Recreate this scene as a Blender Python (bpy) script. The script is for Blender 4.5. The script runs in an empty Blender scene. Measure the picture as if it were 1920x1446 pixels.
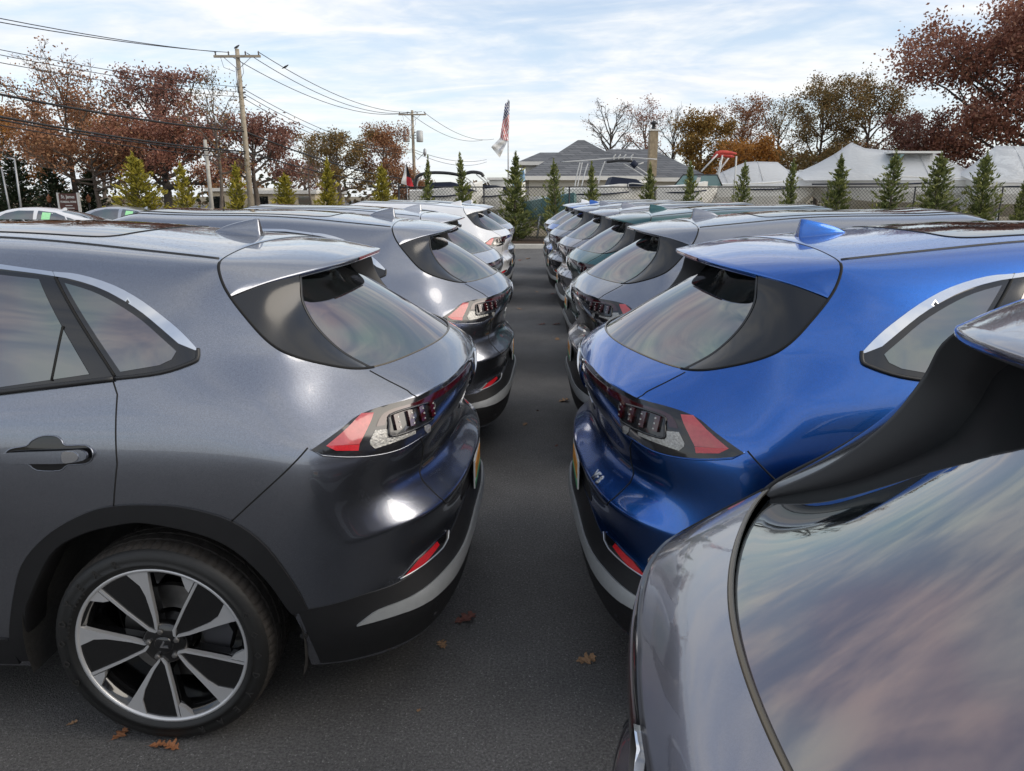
import bpy, bmesh, math, random
from math import sin, cos, pi, radians, atan2, sqrt
from mathutils import Vector, Matrix
from mathutils.bvhtree import BVHTree

random.seed(7)
scene = bpy.context.scene
col = scene.collection

# ------------------------------------------------------------------ camera
CAM_H = 1.795
cam_d = bpy.data.cameras.new('camera')
cam = bpy.data.objects.new('camera', cam_d)
col.objects.link(cam)
scene.camera = cam
cam_d.sensor_width = 36.0
FPX, VX, YH = 1385.0, 990.0, 366.0
cam_d.lens = 36.0 * FPX / 1920.0
cam_d.clip_start = 0.02
cam_d.clip_end = 3000.0
PITCH = math.atan((723 - YH) / FPX)
YAW = math.atan((VX - 960) * cos(PITCH) / FPX)
cam.location = (0, 0, CAM_H)
cam.rotation_euler = (pi / 2 - PITCH, 0, YAW)

# ------------------------------------------------------------------ sky and sun
SUN_AZ = radians(106)      # clockwise from +Y (into the picture): to the right and a little behind the viewer
SUN_EL = radians(30)
world = bpy.data.worlds.new('World')
scene.world = world
world.use_nodes = True
wt = world.node_tree
for n in list(wt.nodes):
    wt.nodes.remove(n)


def wn(t, **k):
    n = wt.nodes.new(t)
    for a, v in k.items():
        setattr(n, a, v)
    return n


def wm(op, a, b=None, clamp=False):
    n = wn('ShaderNodeMath', operation=op, use_clamp=clamp)
    for i, v in enumerate((a, b)):
        if v is None:
            continue
        if isinstance(v, (int, float)):
            n.inputs[i].default_value = v
        else:
            wt.links.new(v, n.inputs[i])
    return n.outputs[0]


w_out = wn('ShaderNodeOutputWorld')
w_bg = wn('ShaderNodeBackground')
w_bg.inputs['Strength'].default_value = 0.10
w_sky = wn('ShaderNodeTexSky', sky_type='NISHITA')
w_sky.sun_disc = False
w_sky.sun_elevation = SUN_EL
w_sky.sun_rotation = SUN_AZ
w_sky.air_density = 1.0
w_sky.dust_density = 0.6
w_sky.ozone_density = 1.4
# a thin broken cloud deck: noise on a flat layer overhead, met along the view direction
w_tc = wn('ShaderNodeTexCoord')
w_sep = wn('ShaderNodeSeparateXYZ')
wt.links.new(w_tc.outputs['Generated'], w_sep.inputs[0])
zz = wm('ADD', wm('MAXIMUM', w_sep.outputs[2], 0.0), 0.11)
w_cmb = wn('ShaderNodeCombineXYZ')
wt.links.new(wm('DIVIDE', w_sep.outputs[0], zz), w_cmb.inputs[0])
wt.links.new(wm('DIVIDE', w_sep.outputs[1], zz), w_cmb.inputs[1])


def wnoise(scale, detail, rough, rot, sc, dist=0.0, loc=(0, 0, 0)):
    mp = wn('ShaderNodeMapping')
    mp.inputs['Rotation'].default_value = (0, 0, rot)
    mp.inputs['Scale'].default_value = sc
    mp.inputs['Location'].default_value = loc
    wt.links.new(w_cmb.outputs[0], mp.inputs[0])
    n = wn('ShaderNodeTexNoise')
    n.inputs['Scale'].default_value = scale
    n.inputs['Detail'].default_value = detail
    n.inputs['Roughness'].default_value = rough
    n.inputs['Distortion'].default_value = dist
    wt.links.new(mp.outputs[0], n.inputs['Vector'])
    return n.outputs[0]


def wramp(v, a, b):
    n = wn('ShaderNodeMapRange', interpolation_type='SMOOTHSTEP')
    n.inputs['From Min'].default_value = a
    n.inputs['From Max'].default_value = b
    wt.links.new(v, n.inputs['Value'])
    return n.outputs[0]


c_big = wnoise(0.34, 3, 0.5, radians(24), (1.0, 1.7, 1), 0.3, (3.1, 1.7, 0))
c_mid = wnoise(1.05, 5, 0.58, radians(10), (1.0, 1.45, 1), 0.9, (0.4, 5.2, 0))
c_rip = wnoise(5.0, 4, 0.6, radians(32), (1.0, 1.5, 1), 0.4)
cov = wm('ADD', wm('ADD', wm('MULTIPLY', c_big, 0.62), wm('MULTIPLY', c_mid, 0.42)), wm('MULTIPLY', c_rip, 0.10))
cloud = wramp(cov, 0.46, 0.66)
shade = wramp(wm('ADD', wm('MULTIPLY', c_mid, 0.75), wm('MULTIPLY', c_rip, 0.32)), 0.36, 0.72)
w_cc = wn('ShaderNodeMix', data_type='RGBA')
w_cc.inputs[6].default_value = (4.15, 4.55, 5.3, 1)
w_cc.inputs[7].default_value = (5.9, 5.82, 5.65, 1)
wt.links.new(shade, w_cc.inputs[0])
w_mx = wn('ShaderNodeMix', data_type='RGBA')
wt.links.new(wm('MULTIPLY', wm('ADD', wm('MULTIPLY', cloud, 0.60), 0.37), 1.0, True), w_mx.inputs[0])
wt.links.new(w_sky.outputs[0], w_mx.inputs[6])
wt.links.new(w_cc.outputs[2], w_mx.inputs[7])
# pale haze low over the horizon, all the way round
haze_f = wm('MULTIPLY', wm('POWER', 2.718, wm('MULTIPLY', wm('MAXIMUM', w_sep.outputs[2], 0.0), -9.0)), 0.62)
w_hz = wn('ShaderNodeMix', data_type='RGBA')
w_hz.inputs[7].default_value = (5.0, 5.35, 5.7, 1)
wt.links.new(haze_f, w_hz.inputs[0])
wt.links.new(w_mx.outputs[2], w_hz.inputs[6])
wt.links.new(w_hz.outputs[2], w_bg.inputs['Color'])
wt.links.new(w_bg.outputs[0], w_out.inputs[0])

sun_d = bpy.data.lights.new('sun', 'SUN')
sun_d.energy = 1.2
sun_d.angle = radians(48)
sun_d.color = (1.0, 0.90, 0.76)
sun = bpy.data.objects.new('sun', sun_d)
col.objects.link(sun)
sdir = Vector((sin(SUN_AZ) * cos(SUN_EL), cos(SUN_AZ) * cos(SUN_EL), sin(SUN_EL)))
sun.rotation_euler = (-sdir).to_track_quat('-Z', 'Y').to_euler()

scene.view_settings.view_transform = 'Standard'
scene.view_settings.look = 'None'
scene.view_settings.exposure = 0.90
scene.view_settings.gamma = 1.0
scene.view_settings.use_curve_mapping = False
scene.render.engine = 'CYCLES'
scene.cycles.max_bounces = 7
scene.cycles.glossy_bounces = 4
scene.cycles.diffuse_bounces = 3
scene.cycles.transparent_max_bounces = 8
scene.cycles.sample_clamp_indirect = 6.0

# ------------------------------------------------------------------ helpers
_r = Vector((cos(YAW), sin(YAW), 0))
_f = Vector((-sin(YAW) * cos(PITCH), cos(YAW) * cos(PITCH), -sin(PITCH)))
_u = _r.cross(_f)


def ray(px, py):
    return _f + _r * ((px - 960) / FPX) - _u * ((py - 723) / FPX)


def atY(px, py, Y):
    d = ray(px, py)
    return Vector((0, 0, CAM_H)) + d * (Y / d.y)


def atZ(px, py, Z):
    d = ray(px, py)
    return Vector((0, 0, CAM_H)) + d * ((Z - CAM_H) / d.z)


def link_mesh(name, me, mat=None, parent=None):
    o = bpy.data.objects.new(name, me)
    if mat is not None:
        me.materials.clear()
        me.materials.append(mat)
    col.objects.link(o)
    if parent is not None:
        o.parent = parent
    return o


def empty(name, loc=(0, 0, 0), rz=0.0):
    o = bpy.data.objects.new(name, None)
    o.empty_display_size = 0.2
    col.objects.link(o)
    o.location = loc
    o.rotation_euler = (0, 0, rz)
    return o


def tag(o, label, cat, group=None, kind=None):
    if label:
        o['label'] = label
    if cat:
        o['category'] = cat
    if group:
        o['group'] = group
    if kind:
        o['kind'] = kind
    return o


def struct(o):
    o['kind'] = 'structure'
    return o


def smooth(me, on=True):
    me.polygons.foreach_set('use_smooth', [on] * len(me.polygons))
    me.update()


class MB:
    """collects simple solids into one mesh"""

    def __init__(self):
        self.v = []
        self.f = []

    def add(self, vs, fs):
        b = len(self.v)
        self.v += [tuple(p) for p in vs]
        self.f += [tuple(i + b for i in f) for f in fs]
        return self

    def box(self, lo, hi):
        x0, y0, z0 = lo
        x1, y1, z1 = hi
        return self.add([(x0, y0, z0), (x1, y0, z0), (x1, y1, z0), (x0, y1, z0), (x0, y0, z1), (x1, y0, z1), (x1, y1, z1), (x0, y1, z1)],
                        [(3, 2, 1, 0), (4, 5, 6, 7), (0, 1, 5, 4), (1, 2, 6, 5), (2, 3, 7, 6), (3, 0, 4, 7)])

    def tube(self, pts, rad, n=6, closed=False, caps=True):
        pts = [Vector(p) for p in pts]
        m = len(pts)
        rings = []
        prev = None
        for i, p in enumerate(pts):
            if closed:
                t = pts[(i + 1) % m] - pts[i - 1]
            else:
                t = pts[min(i + 1, m - 1)] - pts[max(i - 1, 0)]
            if t.length < 1e-9:
                t = Vector((0, 0, 1))
            t.normalize()
            if prev is None:
                a = Vector((0, 0, 1)) if abs(t.z) < 0.9 else Vector((1, 0, 0))
                prev = t.cross(a).normalized()
            prev = (prev - t * prev.dot(t))
            if prev.length < 1e-6:
                prev = t.orthogonal()
            prev.normalize()
            b = t.cross(prev)
            r = rad[i] if isinstance(rad, (list, tuple)) else rad
            rings.append([p + (prev * cos(2 * pi * k / n) + b * sin(2 * pi * k / n)) * r for k in range(n)])
        vs = [q for rg in rings for q in rg]
        fs = []
        for i in range(m if closed else m - 1):
            for k in range(n):
                a, b2 = i * n, ((i + 1) % m) * n
                fs.append((a + k, a + (k + 1) % n, b2 + (k + 1) % n, b2 + k))
        if caps and not closed:
            fs.append(tuple(range(n))[::-1])
            fs.append(tuple((m - 1) * n + k for k in range(n)))
        return self.add(vs, fs)

    def lathe(self, prof, n=24, axis='z', c=(0, 0, 0), close=False):
        """prof: list of (r, h) along the axis"""
        vs = []
        for r, h in prof:
            for k in range(n):
                a = 2 * pi * k / n
                if axis == 'z':
                    p = (c[0] + r * cos(a), c[1] + r * sin(a), c[2] + h)
                elif axis == 'y':
                    p = (c[0] + r * cos(a), c[1] + h, c[2] + r * sin(a))
                else:
                    p = (c[0] + h, c[1] + r * cos(a), c[2] + r * sin(a))
                vs.append(p)
        fs = []
        m = len(prof)
        for i in range(m if close else m - 1):
            j = (i + 1) % m
            for k in range(n):
                q = (i * n + k, i * n + (k + 1) % n, j * n + (k + 1) % n, j * n + k)
                fs.append(q if axis != 'y' else q[::-1])
        return self.add(vs, fs)

    def prism(self, poly, axis, a, b):
        """poly in the two other axes, extruded from a to b along axis"""
        def P(u, v, h):
            return {'x': (h, u, v), 'y': (u, h, v), 'z': (u, v, h)}[axis]
        n = len(poly)
        vs = [P(u, v, a) for u, v in poly] + [P(u, v, b) for u, v in poly]
        fs = [tuple(range(n)), tuple(range(2 * n - 1, n - 1, -1))]
        for i in range(n):
            j = (i + 1) % n
            fs.append((j, i, i + n, j + n))
        return self.add(vs, fs)

    def mesh(self, name, sm=False, recalc=True):
        me = bpy.data.meshes.new(name)
        me.from_pydata(self.v, [], self.f)
        if recalc:
            bm = bmesh.new()
            bm.from_mesh(me)
            bmesh.ops.recalc_face_normals(bm, faces=bm.faces)
            bm.to_mesh(me)
            bm.free()
        if sm:
            smooth(me)
        me.update()
        return me

    def build(self, name, mat, parent=None, sm=False, recalc=True):
        return link_mesh(name, self.mesh(name, sm, recalc), mat, parent)
# outlines of trim, cuts and lamps on the body, car space
FEATS = {
    'dlo': [(1.466, 0.693, 1.577), (1.294, 0.709, 1.556), (1.197, 0.716, 1.547), (1.076, 0.74, 1.516), (0.972, 0.772, 1.47), (0.88, 0.804, 1.412), (0.828, 0.818, 1.369), (0.79, 0.83, 1.33), (0.79, 0.84, 1.31), (0.805, 0.85, 1.295), (0.897, 0.873, 1.267), (1.04, 0.883, 1.245), (1.391, 0.895, 1.199)],
    'chr_in': [(1.456, 0.713, 1.554), (1.332, 0.722, 1.542), (1.241, 0.732, 1.527), (1.15, 0.749, 1.504), (1.065, 0.772, 1.47), (0.972, 0.802, 1.42), (0.89, 0.83, 1.358), (0.853, 0.839, 1.331), (0.798, 0.832, 1.329)],
    'qglass': [(1.241, 0.732, 1.527), (1.15, 0.749, 1.504), (1.065, 0.772, 1.47), (0.972, 0.802, 1.42), (0.89, 0.83, 1.358), (0.853, 0.839, 1.331), (0.865, 0.854, 1.301), (0.899, 0.864, 1.286), (1.029, 0.874, 1.265)],
    'dglass': [(1.394, 0.883, 1.224), (1.104, 0.875, 1.258), (1.322, 0.724, 1.539), (1.455, 0.716, 1.551)],
    'winsplit': [(1.285, 0.711, 1.555), (1.04, 0.877, 1.259)],
    'divbar': [(1.209, 0.813, 1.392), (1.225, 0.877, 1.246)],
    'handle': [(1.37, 0.949, 1.022), (1.349, 0.946, 1.044), (1.299, 0.945, 1.054), (1.281, 0.941, 1.07), (1.248, 0.939, 1.084), (1.207, 0.939, 1.084), (1.19, 0.942, 1.073), (1.176, 0.946, 1.057), (1.116, 0.946, 1.058), (1.095, 0.95, 1.042), (1.096, 0.953, 1.018), (1.119, 0.955, 1.001), (1.173, 0.954, 0.997), (1.201, 0.955, 0.979), (1.272, 0.954, 0.979), (1.299, 0.952, 0.998), (1.353, 0.951, 1.001)],
    'hbar': [(1.36, 0.948, 1.026), (1.343, 0.947, 1.036), (1.174, 0.948, 1.044), (1.116, 0.948, 1.047), (1.099, 0.951, 1.034), (1.11, 0.953, 1.017), (1.177, 0.953, 1.007), (1.285, 0.952, 1.005), (1.349, 0.951, 1.006)],
    'doorcut': [(1.04, 0.883, 1.245), (1.022, 0.901, 1.206), (1.02, 0.956, 1.002), (1.047, 0.961, 0.864)],
    'arch_out': [(1.492, 0.879, 0.261), (1.498, 0.903, 0.352), (1.422, 0.933, 0.569), (1.361, 0.944, 0.68), (1.254, 0.954, 0.778), (1.131, 0.959, 0.844), (1.043, 0.961, 0.867), (0.934, 0.962, 0.872), (0.82, 0.961, 0.862), (0.686, 0.955, 0.816), (0.587, 0.949, 0.727), (0.508, 0.939, 0.583), (0.479, 0.93, 0.498)],
    'arch_in': [(1.403, 0.926, 0.498), (1.28, 0.948, 0.692), (1.17, 0.956, 0.767), (1.035, 0.961, 0.807), (0.942, 0.962, 0.812), (0.788, 0.959, 0.776), (0.687, 0.953, 0.719), (0.598, 0.945, 0.614), (0.54, 0.937, 0.505), (0.525, 0.934, 0.484)],
    'bumpcut': [(0.448, 0.905, 1.04), (0.686, 0.955, 0.816)],
    'light': [(0.441, 0.904, 1.036), (0.358, 0.836, 1.087), (0.317, 0.79, 1.114), (0.249, 0.734, 1.129), (0.149, 0.64, 1.137), (0.119, 0.593, 1.143), (0.065, 0.457, 1.149), (0.033, 0.279, 1.158), (0.012, 0.04, 1.16)],
    'light_bot': [(0.406, 0.896, 1.016), (0.34, 0.864, 1.0), (0.266, 0.816, 0.988), (0.191, 0.747, 0.986), (0.133, 0.667, 1.001), (0.114, 0.63, 1.006), (0.102, 0.607, 1.032), (0.096, 0.591, 1.064), (0.087, 0.566, 1.08), (0.063, 0.493, 1.093), (0.036, 0.384, 1.106), (0.012, 0.232, 1.117)],
    'redstripe': [(0.127, 0.621, 1.12), (0.063, 0.482, 1.118), (0.018, 0.266, 1.125)],
    'redq': [(0.398, 0.883, 1.039), (0.306, 0.784, 1.114), (0.27, 0.766, 1.111), (0.306, 0.834, 1.029), (0.309, 0.842, 1.01), (0.371, 0.876, 1.021)],
    'redband': [(0.261, 0.784, 1.071), (0.248, 0.759, 1.1), (0.214, 0.723, 1.113), (0.147, 0.65, 1.118)],
    'white': [(0.278, 0.813, 1.032), (0.264, 0.79, 1.061), (0.226, 0.762, 1.056), (0.224, 0.769, 1.036), (0.15, 0.691, 1.033), (0.15, 0.694, 1.019), (0.263, 0.81, 1.006), (0.276, 0.816, 1.021)],
    'prism': [(0.207, 0.724, 1.099), (0.205, 0.746, 1.049), (0.169, 0.685, 1.102), (0.167, 0.706, 1.051), (0.139, 0.645, 1.106), (0.137, 0.666, 1.056), (0.111, 0.601, 1.111), (0.11, 0.621, 1.059)],
    'hatchcut': [(0.177, 0.642, 1.155), (0.163, 0.646, 1.143), (0.142, 0.638, 1.128), (0.136, 0.672, 1.001), (0.13, 0.633, 0.955), (0.139, 0.608, 0.897), (0.147, 0.631, 0.855), (0.136, 0.634, 0.825), (0.08, 0.627, 0.76), (0.064, 0.595, 0.722), (0.05, 0.524, 0.706), (0.038, 0.464, 0.704)],
    'darkrec': [(0.288, 0.841, 0.516), (0.268, 0.826, 0.601), (0.242, 0.822, 0.675), (0.217, 0.815, 0.714), (0.177, 0.783, 0.736), (0.139, 0.736, 0.748), (0.075, 0.622, 0.758)],
    'clad': [(0.479, 0.93, 0.498), (0.377, 0.896, 0.506), (0.315, 0.86, 0.511), (0.25, 0.815, 0.51), (0.201, 0.772, 0.514), (0.125, 0.678, 0.534), (0.055, 0.502, 0.576)],
    'refl': [(0.206, 0.774, 0.523), (0.158, 0.71, 0.561), (0.098, 0.607, 0.585), (0.066, 0.527, 0.587), (0.067, 0.547, 0.563), (0.08, 0.59, 0.548), (0.14, 0.698, 0.533)],
    'silv_up': [(0.337, 0.88, 0.41), (0.317, 0.871, 0.424), (0.271, 0.844, 0.447), (0.182, 0.781, 0.454), (0.124, 0.719, 0.465), (0.066, 0.621, 0.483), (0.016, 0.46, 0.503), (-0.006, 0.301, 0.537)],
    'silv_lo': [(0.337, 0.88, 0.41), (0.228, 0.826, 0.397), (0.136, 0.752, 0.398), (0.075, 0.66, 0.408), (0.033, 0.535, 0.423), (0.01, 0.412, 0.433), (-0.002, 0.37, 0.5)],
    'gutter': [(1.591, 0.494, 1.663), (1.182, 0.569, 1.629), (0.785, 0.623, 1.594)],
    'roofcut': [(0.79, 0.601, 1.597)],
    'sunroof': [(1.635, 0.428, 1.673), (1.429, 0.455, 1.662), (1.268, 0.443, 1.652), (1.252, 0.367, 1.657), (1.223, 0.105, 1.665)],
    'deck': [(0.301, 0.648, 1.225), (0.237, 0.647, 1.188), (0.177, 0.642, 1.155)],
}
# ------------------------------------------------------------------ materials
MATS = {}


def nodes_of(name):
    m = bpy.data.materials.new(name)
    m.use_nodes = True
    return m, m.node_tree, m.node_tree.nodes['Principled BSDF']


def mat(name, base, rough=0.5, metal=0.0, coat=0.0, spec=0.5, noise=0.0, nscale=8.0, bump=0.0, bscale=200.0, rvar=0.0, coat_rough=0.03, trans=0.0, alpha=1.0, emit=0.0, base2=None, sheen=0.0):
    """plain procedural material: colour varied by noise, optional fine bump"""
    if name in MATS:
        return MATS[name]
    m, t, b = nodes_of(name)
    b.inputs['Base Color'].default_value = (*base, 1)
    b.inputs['Roughness'].default_value = rough
    b.inputs['Metallic'].default_value = metal
    b.inputs['Coat Weight'].default_value = coat
    b.inputs['Coat Roughness'].default_value = coat_rough
    b.inputs['Specular IOR Level'].default_value = spec
    b.inputs['Transmission Weight'].default_value = trans
    b.inputs['Alpha'].default_value = alpha
    tc = t.nodes.new('ShaderNodeTexCoord')
    if noise > 0 or base2 or rvar > 0:
        n = t.nodes.new('ShaderNodeTexNoise')
        n.inputs['Scale'].default_value = nscale
        n.inputs['Detail'].default_value = 6
        n.inputs['Roughness'].default_value = 0.6
        t.links.new(tc.outputs['Object'], n.inputs['Vector'])
        if noise > 0 or base2:
            r = t.nodes.new('ShaderNodeMapRange')
            r.inputs['From Min'].default_value = 0.3
            r.inputs['From Max'].default_value = 0.7
            t.links.new(n.outputs[0], r.inputs[0])
            mx = t.nodes.new('ShaderNodeMix')
            mx.data_type = 'RGBA'
            lo = base2 if base2 else tuple(c * (1 - noise) for c in base)
            hi = base if base2 else tuple(min(1, c * (1 + noise)) for c in base)
            mx.inputs[6].default_value = (*lo, 1)
            mx.inputs[7].default_value = (*hi, 1)
            t.links.new(r.outputs[0], mx.inputs[0])
            t.links.new(mx.outputs[2], b.inputs['Base Color'])
        if rvar > 0:
            r2 = t.nodes.new('ShaderNodeMapRange')
            r2.inputs['To Min'].default_value = max(0, rough - rvar)
            r2.inputs['To Max'].default_value = min(1, rough + rvar)
            t.links.new(n.outputs[0], r2.inputs[0])
            t.links.new(r2.outputs[0], b.inputs['Roughness'])
    if bump > 0:
        n2 = t.nodes.new('ShaderNodeTexNoise')
        n2.inputs['Scale'].default_value = bscale
        n2.inputs['Detail'].default_value = 4
        t.links.new(tc.outputs['Object'], n2.inputs['Vector'])
        bp = t.nodes.new('ShaderNodeBump')
        bp.inputs['Strength'].default_value = bump
        bp.inputs['Distance'].default_value = 0.01
        t.links.new(n2.outputs[0], bp.inputs['Height'])
        t.links.new(bp.outputs[0], b.inputs['Normal'])
    if emit > 0:
        b.inputs['Emission Color'].default_value = (*base, 1)
        b.inputs['Emission Strength'].default_value = emit
    MATS[name] = m
    return m


def paint(name, base, metal=0.97, rough=0.27, flake=0.22):
    """clear-coated car paint: metallic flake under a glossy coat, a film of dust and dried leaf grit where it lies flat"""
    if name in MATS:
        return MATS[name]
    m, t, b = nodes_of(name)
    N, L = t.nodes.new, t.links.new
    tc = N('ShaderNodeTexCoord')
    fl = N('ShaderNodeTexVoronoi')
    fl.inputs['Scale'].default_value = 900
    L(tc.outputs['Object'], fl.inputs['Vector'])
    hs = N('ShaderNodeMapRange')
    hs.inputs['To Min'].default_value = 1 - flake
    hs.inputs['To Max'].default_value = 1 + flake
    sepc = N('ShaderNodeSeparateColor')
    L(fl.outputs['Color'], sepc.inputs[0])
    L(sepc.outputs[0], hs.inputs[0])
    mul = N('ShaderNodeVectorMath')
    mul.operation = 'SCALE'
    mul.inputs[0].default_value = base
    L(hs.outputs[0], mul.inputs['Scale'])
    # dust: flat tops only, broken by noise (object space, so it stays put)
    geo = N('ShaderNodeNewGeometry')
    sp = N('ShaderNodeSeparateXYZ')
    L(geo.outputs['Normal'], sp.inputs[0])
    up = N('ShaderNodeMapRange')
    up.inputs['From Min'].default_value = 0.93
    up.inputs['From Max'].default_value = 0.995
    L(sp.outputs[2], up.inputs[0])
    gn = N('ShaderNodeTexNoise')
    gn.inputs['Scale'].default_value = 70
    gn.inputs['Detail'].default_value = 8
    gn.inputs['Roughness'].default_value = 0.75
    L(tc.outputs['Object'], gn.inputs['Vector'])
    gr = N('ShaderNodeMapRange')
    gr.inputs['From Min'].default_value = 0.52
    gr.inputs['From Max'].default_value = 0.66
    gr.inputs['To Max'].default_value = 0.55
    L(gn.outputs[0], gr.inputs[0])
    gm = N('ShaderNodeMath')
    gm.operation = 'MULTIPLY'
    L(up.outputs[0], gm.inputs[0])
    L(gr.outputs[0], gm.inputs[1])
    mx = N('ShaderNodeMix')
    mx.data_type = 'RGBA'
    mx.inputs[7].default_value = (0.16, 0.12, 0.09, 1)
    L(gm.outputs[0], mx.inputs[0])
    L(mul.outputs[0], mx.inputs[6])
    L(mx.outputs[2], b.inputs['Base Color'])
    inv = N('ShaderNodeMath')
    inv.operation = 'SUBTRACT'
    inv.inputs[0].default_value = 1.0
    L(gm.outputs[0], inv.inputs[1])
    L(inv.outputs[0], b.inputs['Coat Weight'])
    mm = N('ShaderNodeMath')
    mm.operation = 'MULTIPLY'
    mm.inputs[1].default_value = metal
    L(inv.outputs[0], mm.inputs[0])
    L(mm.outputs[0], b.inputs['Metallic'])
    b.inputs['Roughness'].default_value = rough
    b.inputs['Coat Roughness'].default_value = 0.025
    b.inputs['Coat IOR'].default_value = 1.62
    # faint orange peel in the coat
    op = N('ShaderNodeTexNoise')
    op.inputs['Scale'].default_value = 160
    L(tc.outputs['Object'], op.inputs['Vector'])
    bp = N('ShaderNodeBump')
    bp.inputs['Strength'].default_value = 0.010
    bp.inputs['Distance'].default_value = 0.004
    L(op.outputs[0], bp.inputs['Height'])
    L(bp.outputs[0], b.inputs['Coat Normal'])
    MATS[name] = m
    return m


def glass_dark(name, tint=(0.012, 0.014, 0.015), rough=0.03, coat=0.35, rose=(1.0, 0.86, 0.90), green=(0.86, 1.0, 0.95)):
    """privacy glass: nearly black body under a mirror-smooth face"""
    if name in MATS:
        return MATS[name]
    m, t, b = nodes_of(name)
    b.inputs['Base Color'].default_value = (*tint, 1)
    b.inputs['Roughness'].default_value = rough
    b.inputs['IOR'].default_value = 2.75
    b.inputs['Specular IOR Level'].default_value = 0.5
    # tempered-glass strain: faint rose and green patches in what it reflects
    tc = t.nodes.new('ShaderNodeTexCoord')
    n = t.nodes.new('ShaderNodeTexNoise')
    n.inputs['Scale'].default_value = 3.4
    n.inputs['Detail'].default_value = 2
    t.links.new(tc.outputs['Object'], n.inputs['Vector'])
    cr = t.nodes.new('ShaderNodeValToRGB')
    cr.color_ramp.elements[0].position = 0.34
    cr.color_ramp.elements[0].color = (*rose, 1)
    cr.color_ramp.elements[1].position = 0.66
    cr.color_ramp.elements[1].color = (*green, 1)
    e = cr.color_ramp.elements.new(0.5)
    e.color = (1, 1, 1, 1)
    t.links.new(n.outputs[0], cr.inputs[0])
    t.links.new(cr.outputs[0], b.inputs['Specular Tint'])
    b.inputs['Coat Weight'].default_value = coat
    b.inputs['Coat Roughness'].default_value = 0.01
    b.inputs['Coat IOR'].default_value = 1.6
    MATS[name] = m
    return m


M_GLASS = glass_dark('privacy_glass')
M_RGLASS = glass_dark('rear_screen_glass', rose=(1.0, 0.76, 0.82), green=(0.68, 1.0, 0.90))
M_CHROME = mat('chrome', (0.75, 0.76, 0.78), 0.07, 1.0)
M_SATIN = mat('satin_silver', (0.55, 0.56, 0.57), 0.34, 1.0, rvar=0.06, nscale=40)
M_SKID = mat('silver_painted_plastic', (0.36, 0.37, 0.37), 0.42, 0.35, noise=0.06, nscale=30)
M_GLOSSB = mat('gloss_black', (0.008, 0.008, 0.009), 0.06, 0.0, coat=0.6)
M_PLASTIC = mat('grained_black_plastic', (0.013, 0.013, 0.014), 0.48, spec=0.35, bump=0.18, bscale=900, noise=0.12, nscale=14)
M_FIN = mat('fin_gloss_black', (0.008, 0.008, 0.009), 0.14, 0.0, coat=0.3, coat_rough=0.08)
M_GAP = mat('shadow_gap_rubber', (0.004, 0.004, 0.004), 0.8)
M_SEAL = mat('rubber_seal', (0.02, 0.02, 0.021), 0.45)
M_RUBBER = mat('tyre_rubber', (0.009, 0.0088, 0.0085), 0.52, noise=0.25, nscale=9, bump=0.15, bscale=350)
M_TREADR = mat('dusty_tread_rubber', (0.028, 0.024, 0.021), 0.85, noise=0.3, nscale=16, bump=0.2, bscale=300)
M_LETTER = mat('moulded_rubber_letters', (0.022, 0.021, 0.020), 0.5)
M_ALLOY = mat('machined_alloy', (0.60, 0.60, 0.605), 0.36, 0.55, coat=0.3, rvar=0.05, nscale=50)
M_ALLOYB = mat('black_alloy', (0.007, 0.007, 0.0075), 0.12, 0.0, coat=0.8)
M_STEEL = mat('brake_steel', (0.30, 0.29, 0.28), 0.38, 0.9, noise=0.2, nscale=20)
M_CALIPER = mat('caliper_iron', (0.10, 0.10, 0.11), 0.5, 0.6)
M_LINER = mat('felt_liner', (0.020, 0.019, 0.018), 0.95, noise=0.3, nscale=60, bump=0.3, bscale=200)
M_UNDER = mat('underbody_black', (0.012, 0.012, 0.012), 0.9)
M_REDLENS = mat('red_lens', (0.50, 0.075, 0.08), 0.18, 0.0, coat=1.0, noise=0.12, nscale=60)
M_REDDEEP = mat('deep_red_lens', (0.045, 0.004, 0.006), 0.10, 0.0, coat=1.0)
M_REDBRIGHT = mat('bright_red_reflector', (0.55, 0.012, 0.02), 0.22, 0.0, coat=1.0, noise=0.2, nscale=220)
M_CLEAR = mat('clear_lens_facets', (0.40, 0.39, 0.36), 0.16, 0.45, coat=1.0, noise=0.35, nscale=120, bump=0.5, bscale=160)
M_SMOKE = mat('smoked_lens', (0.016, 0.016, 0.018), 0.12, 0.0, coat=0.5)
M_WHITE = mat('white_paper', (0.75, 0.74, 0.70), 0.6)
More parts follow.
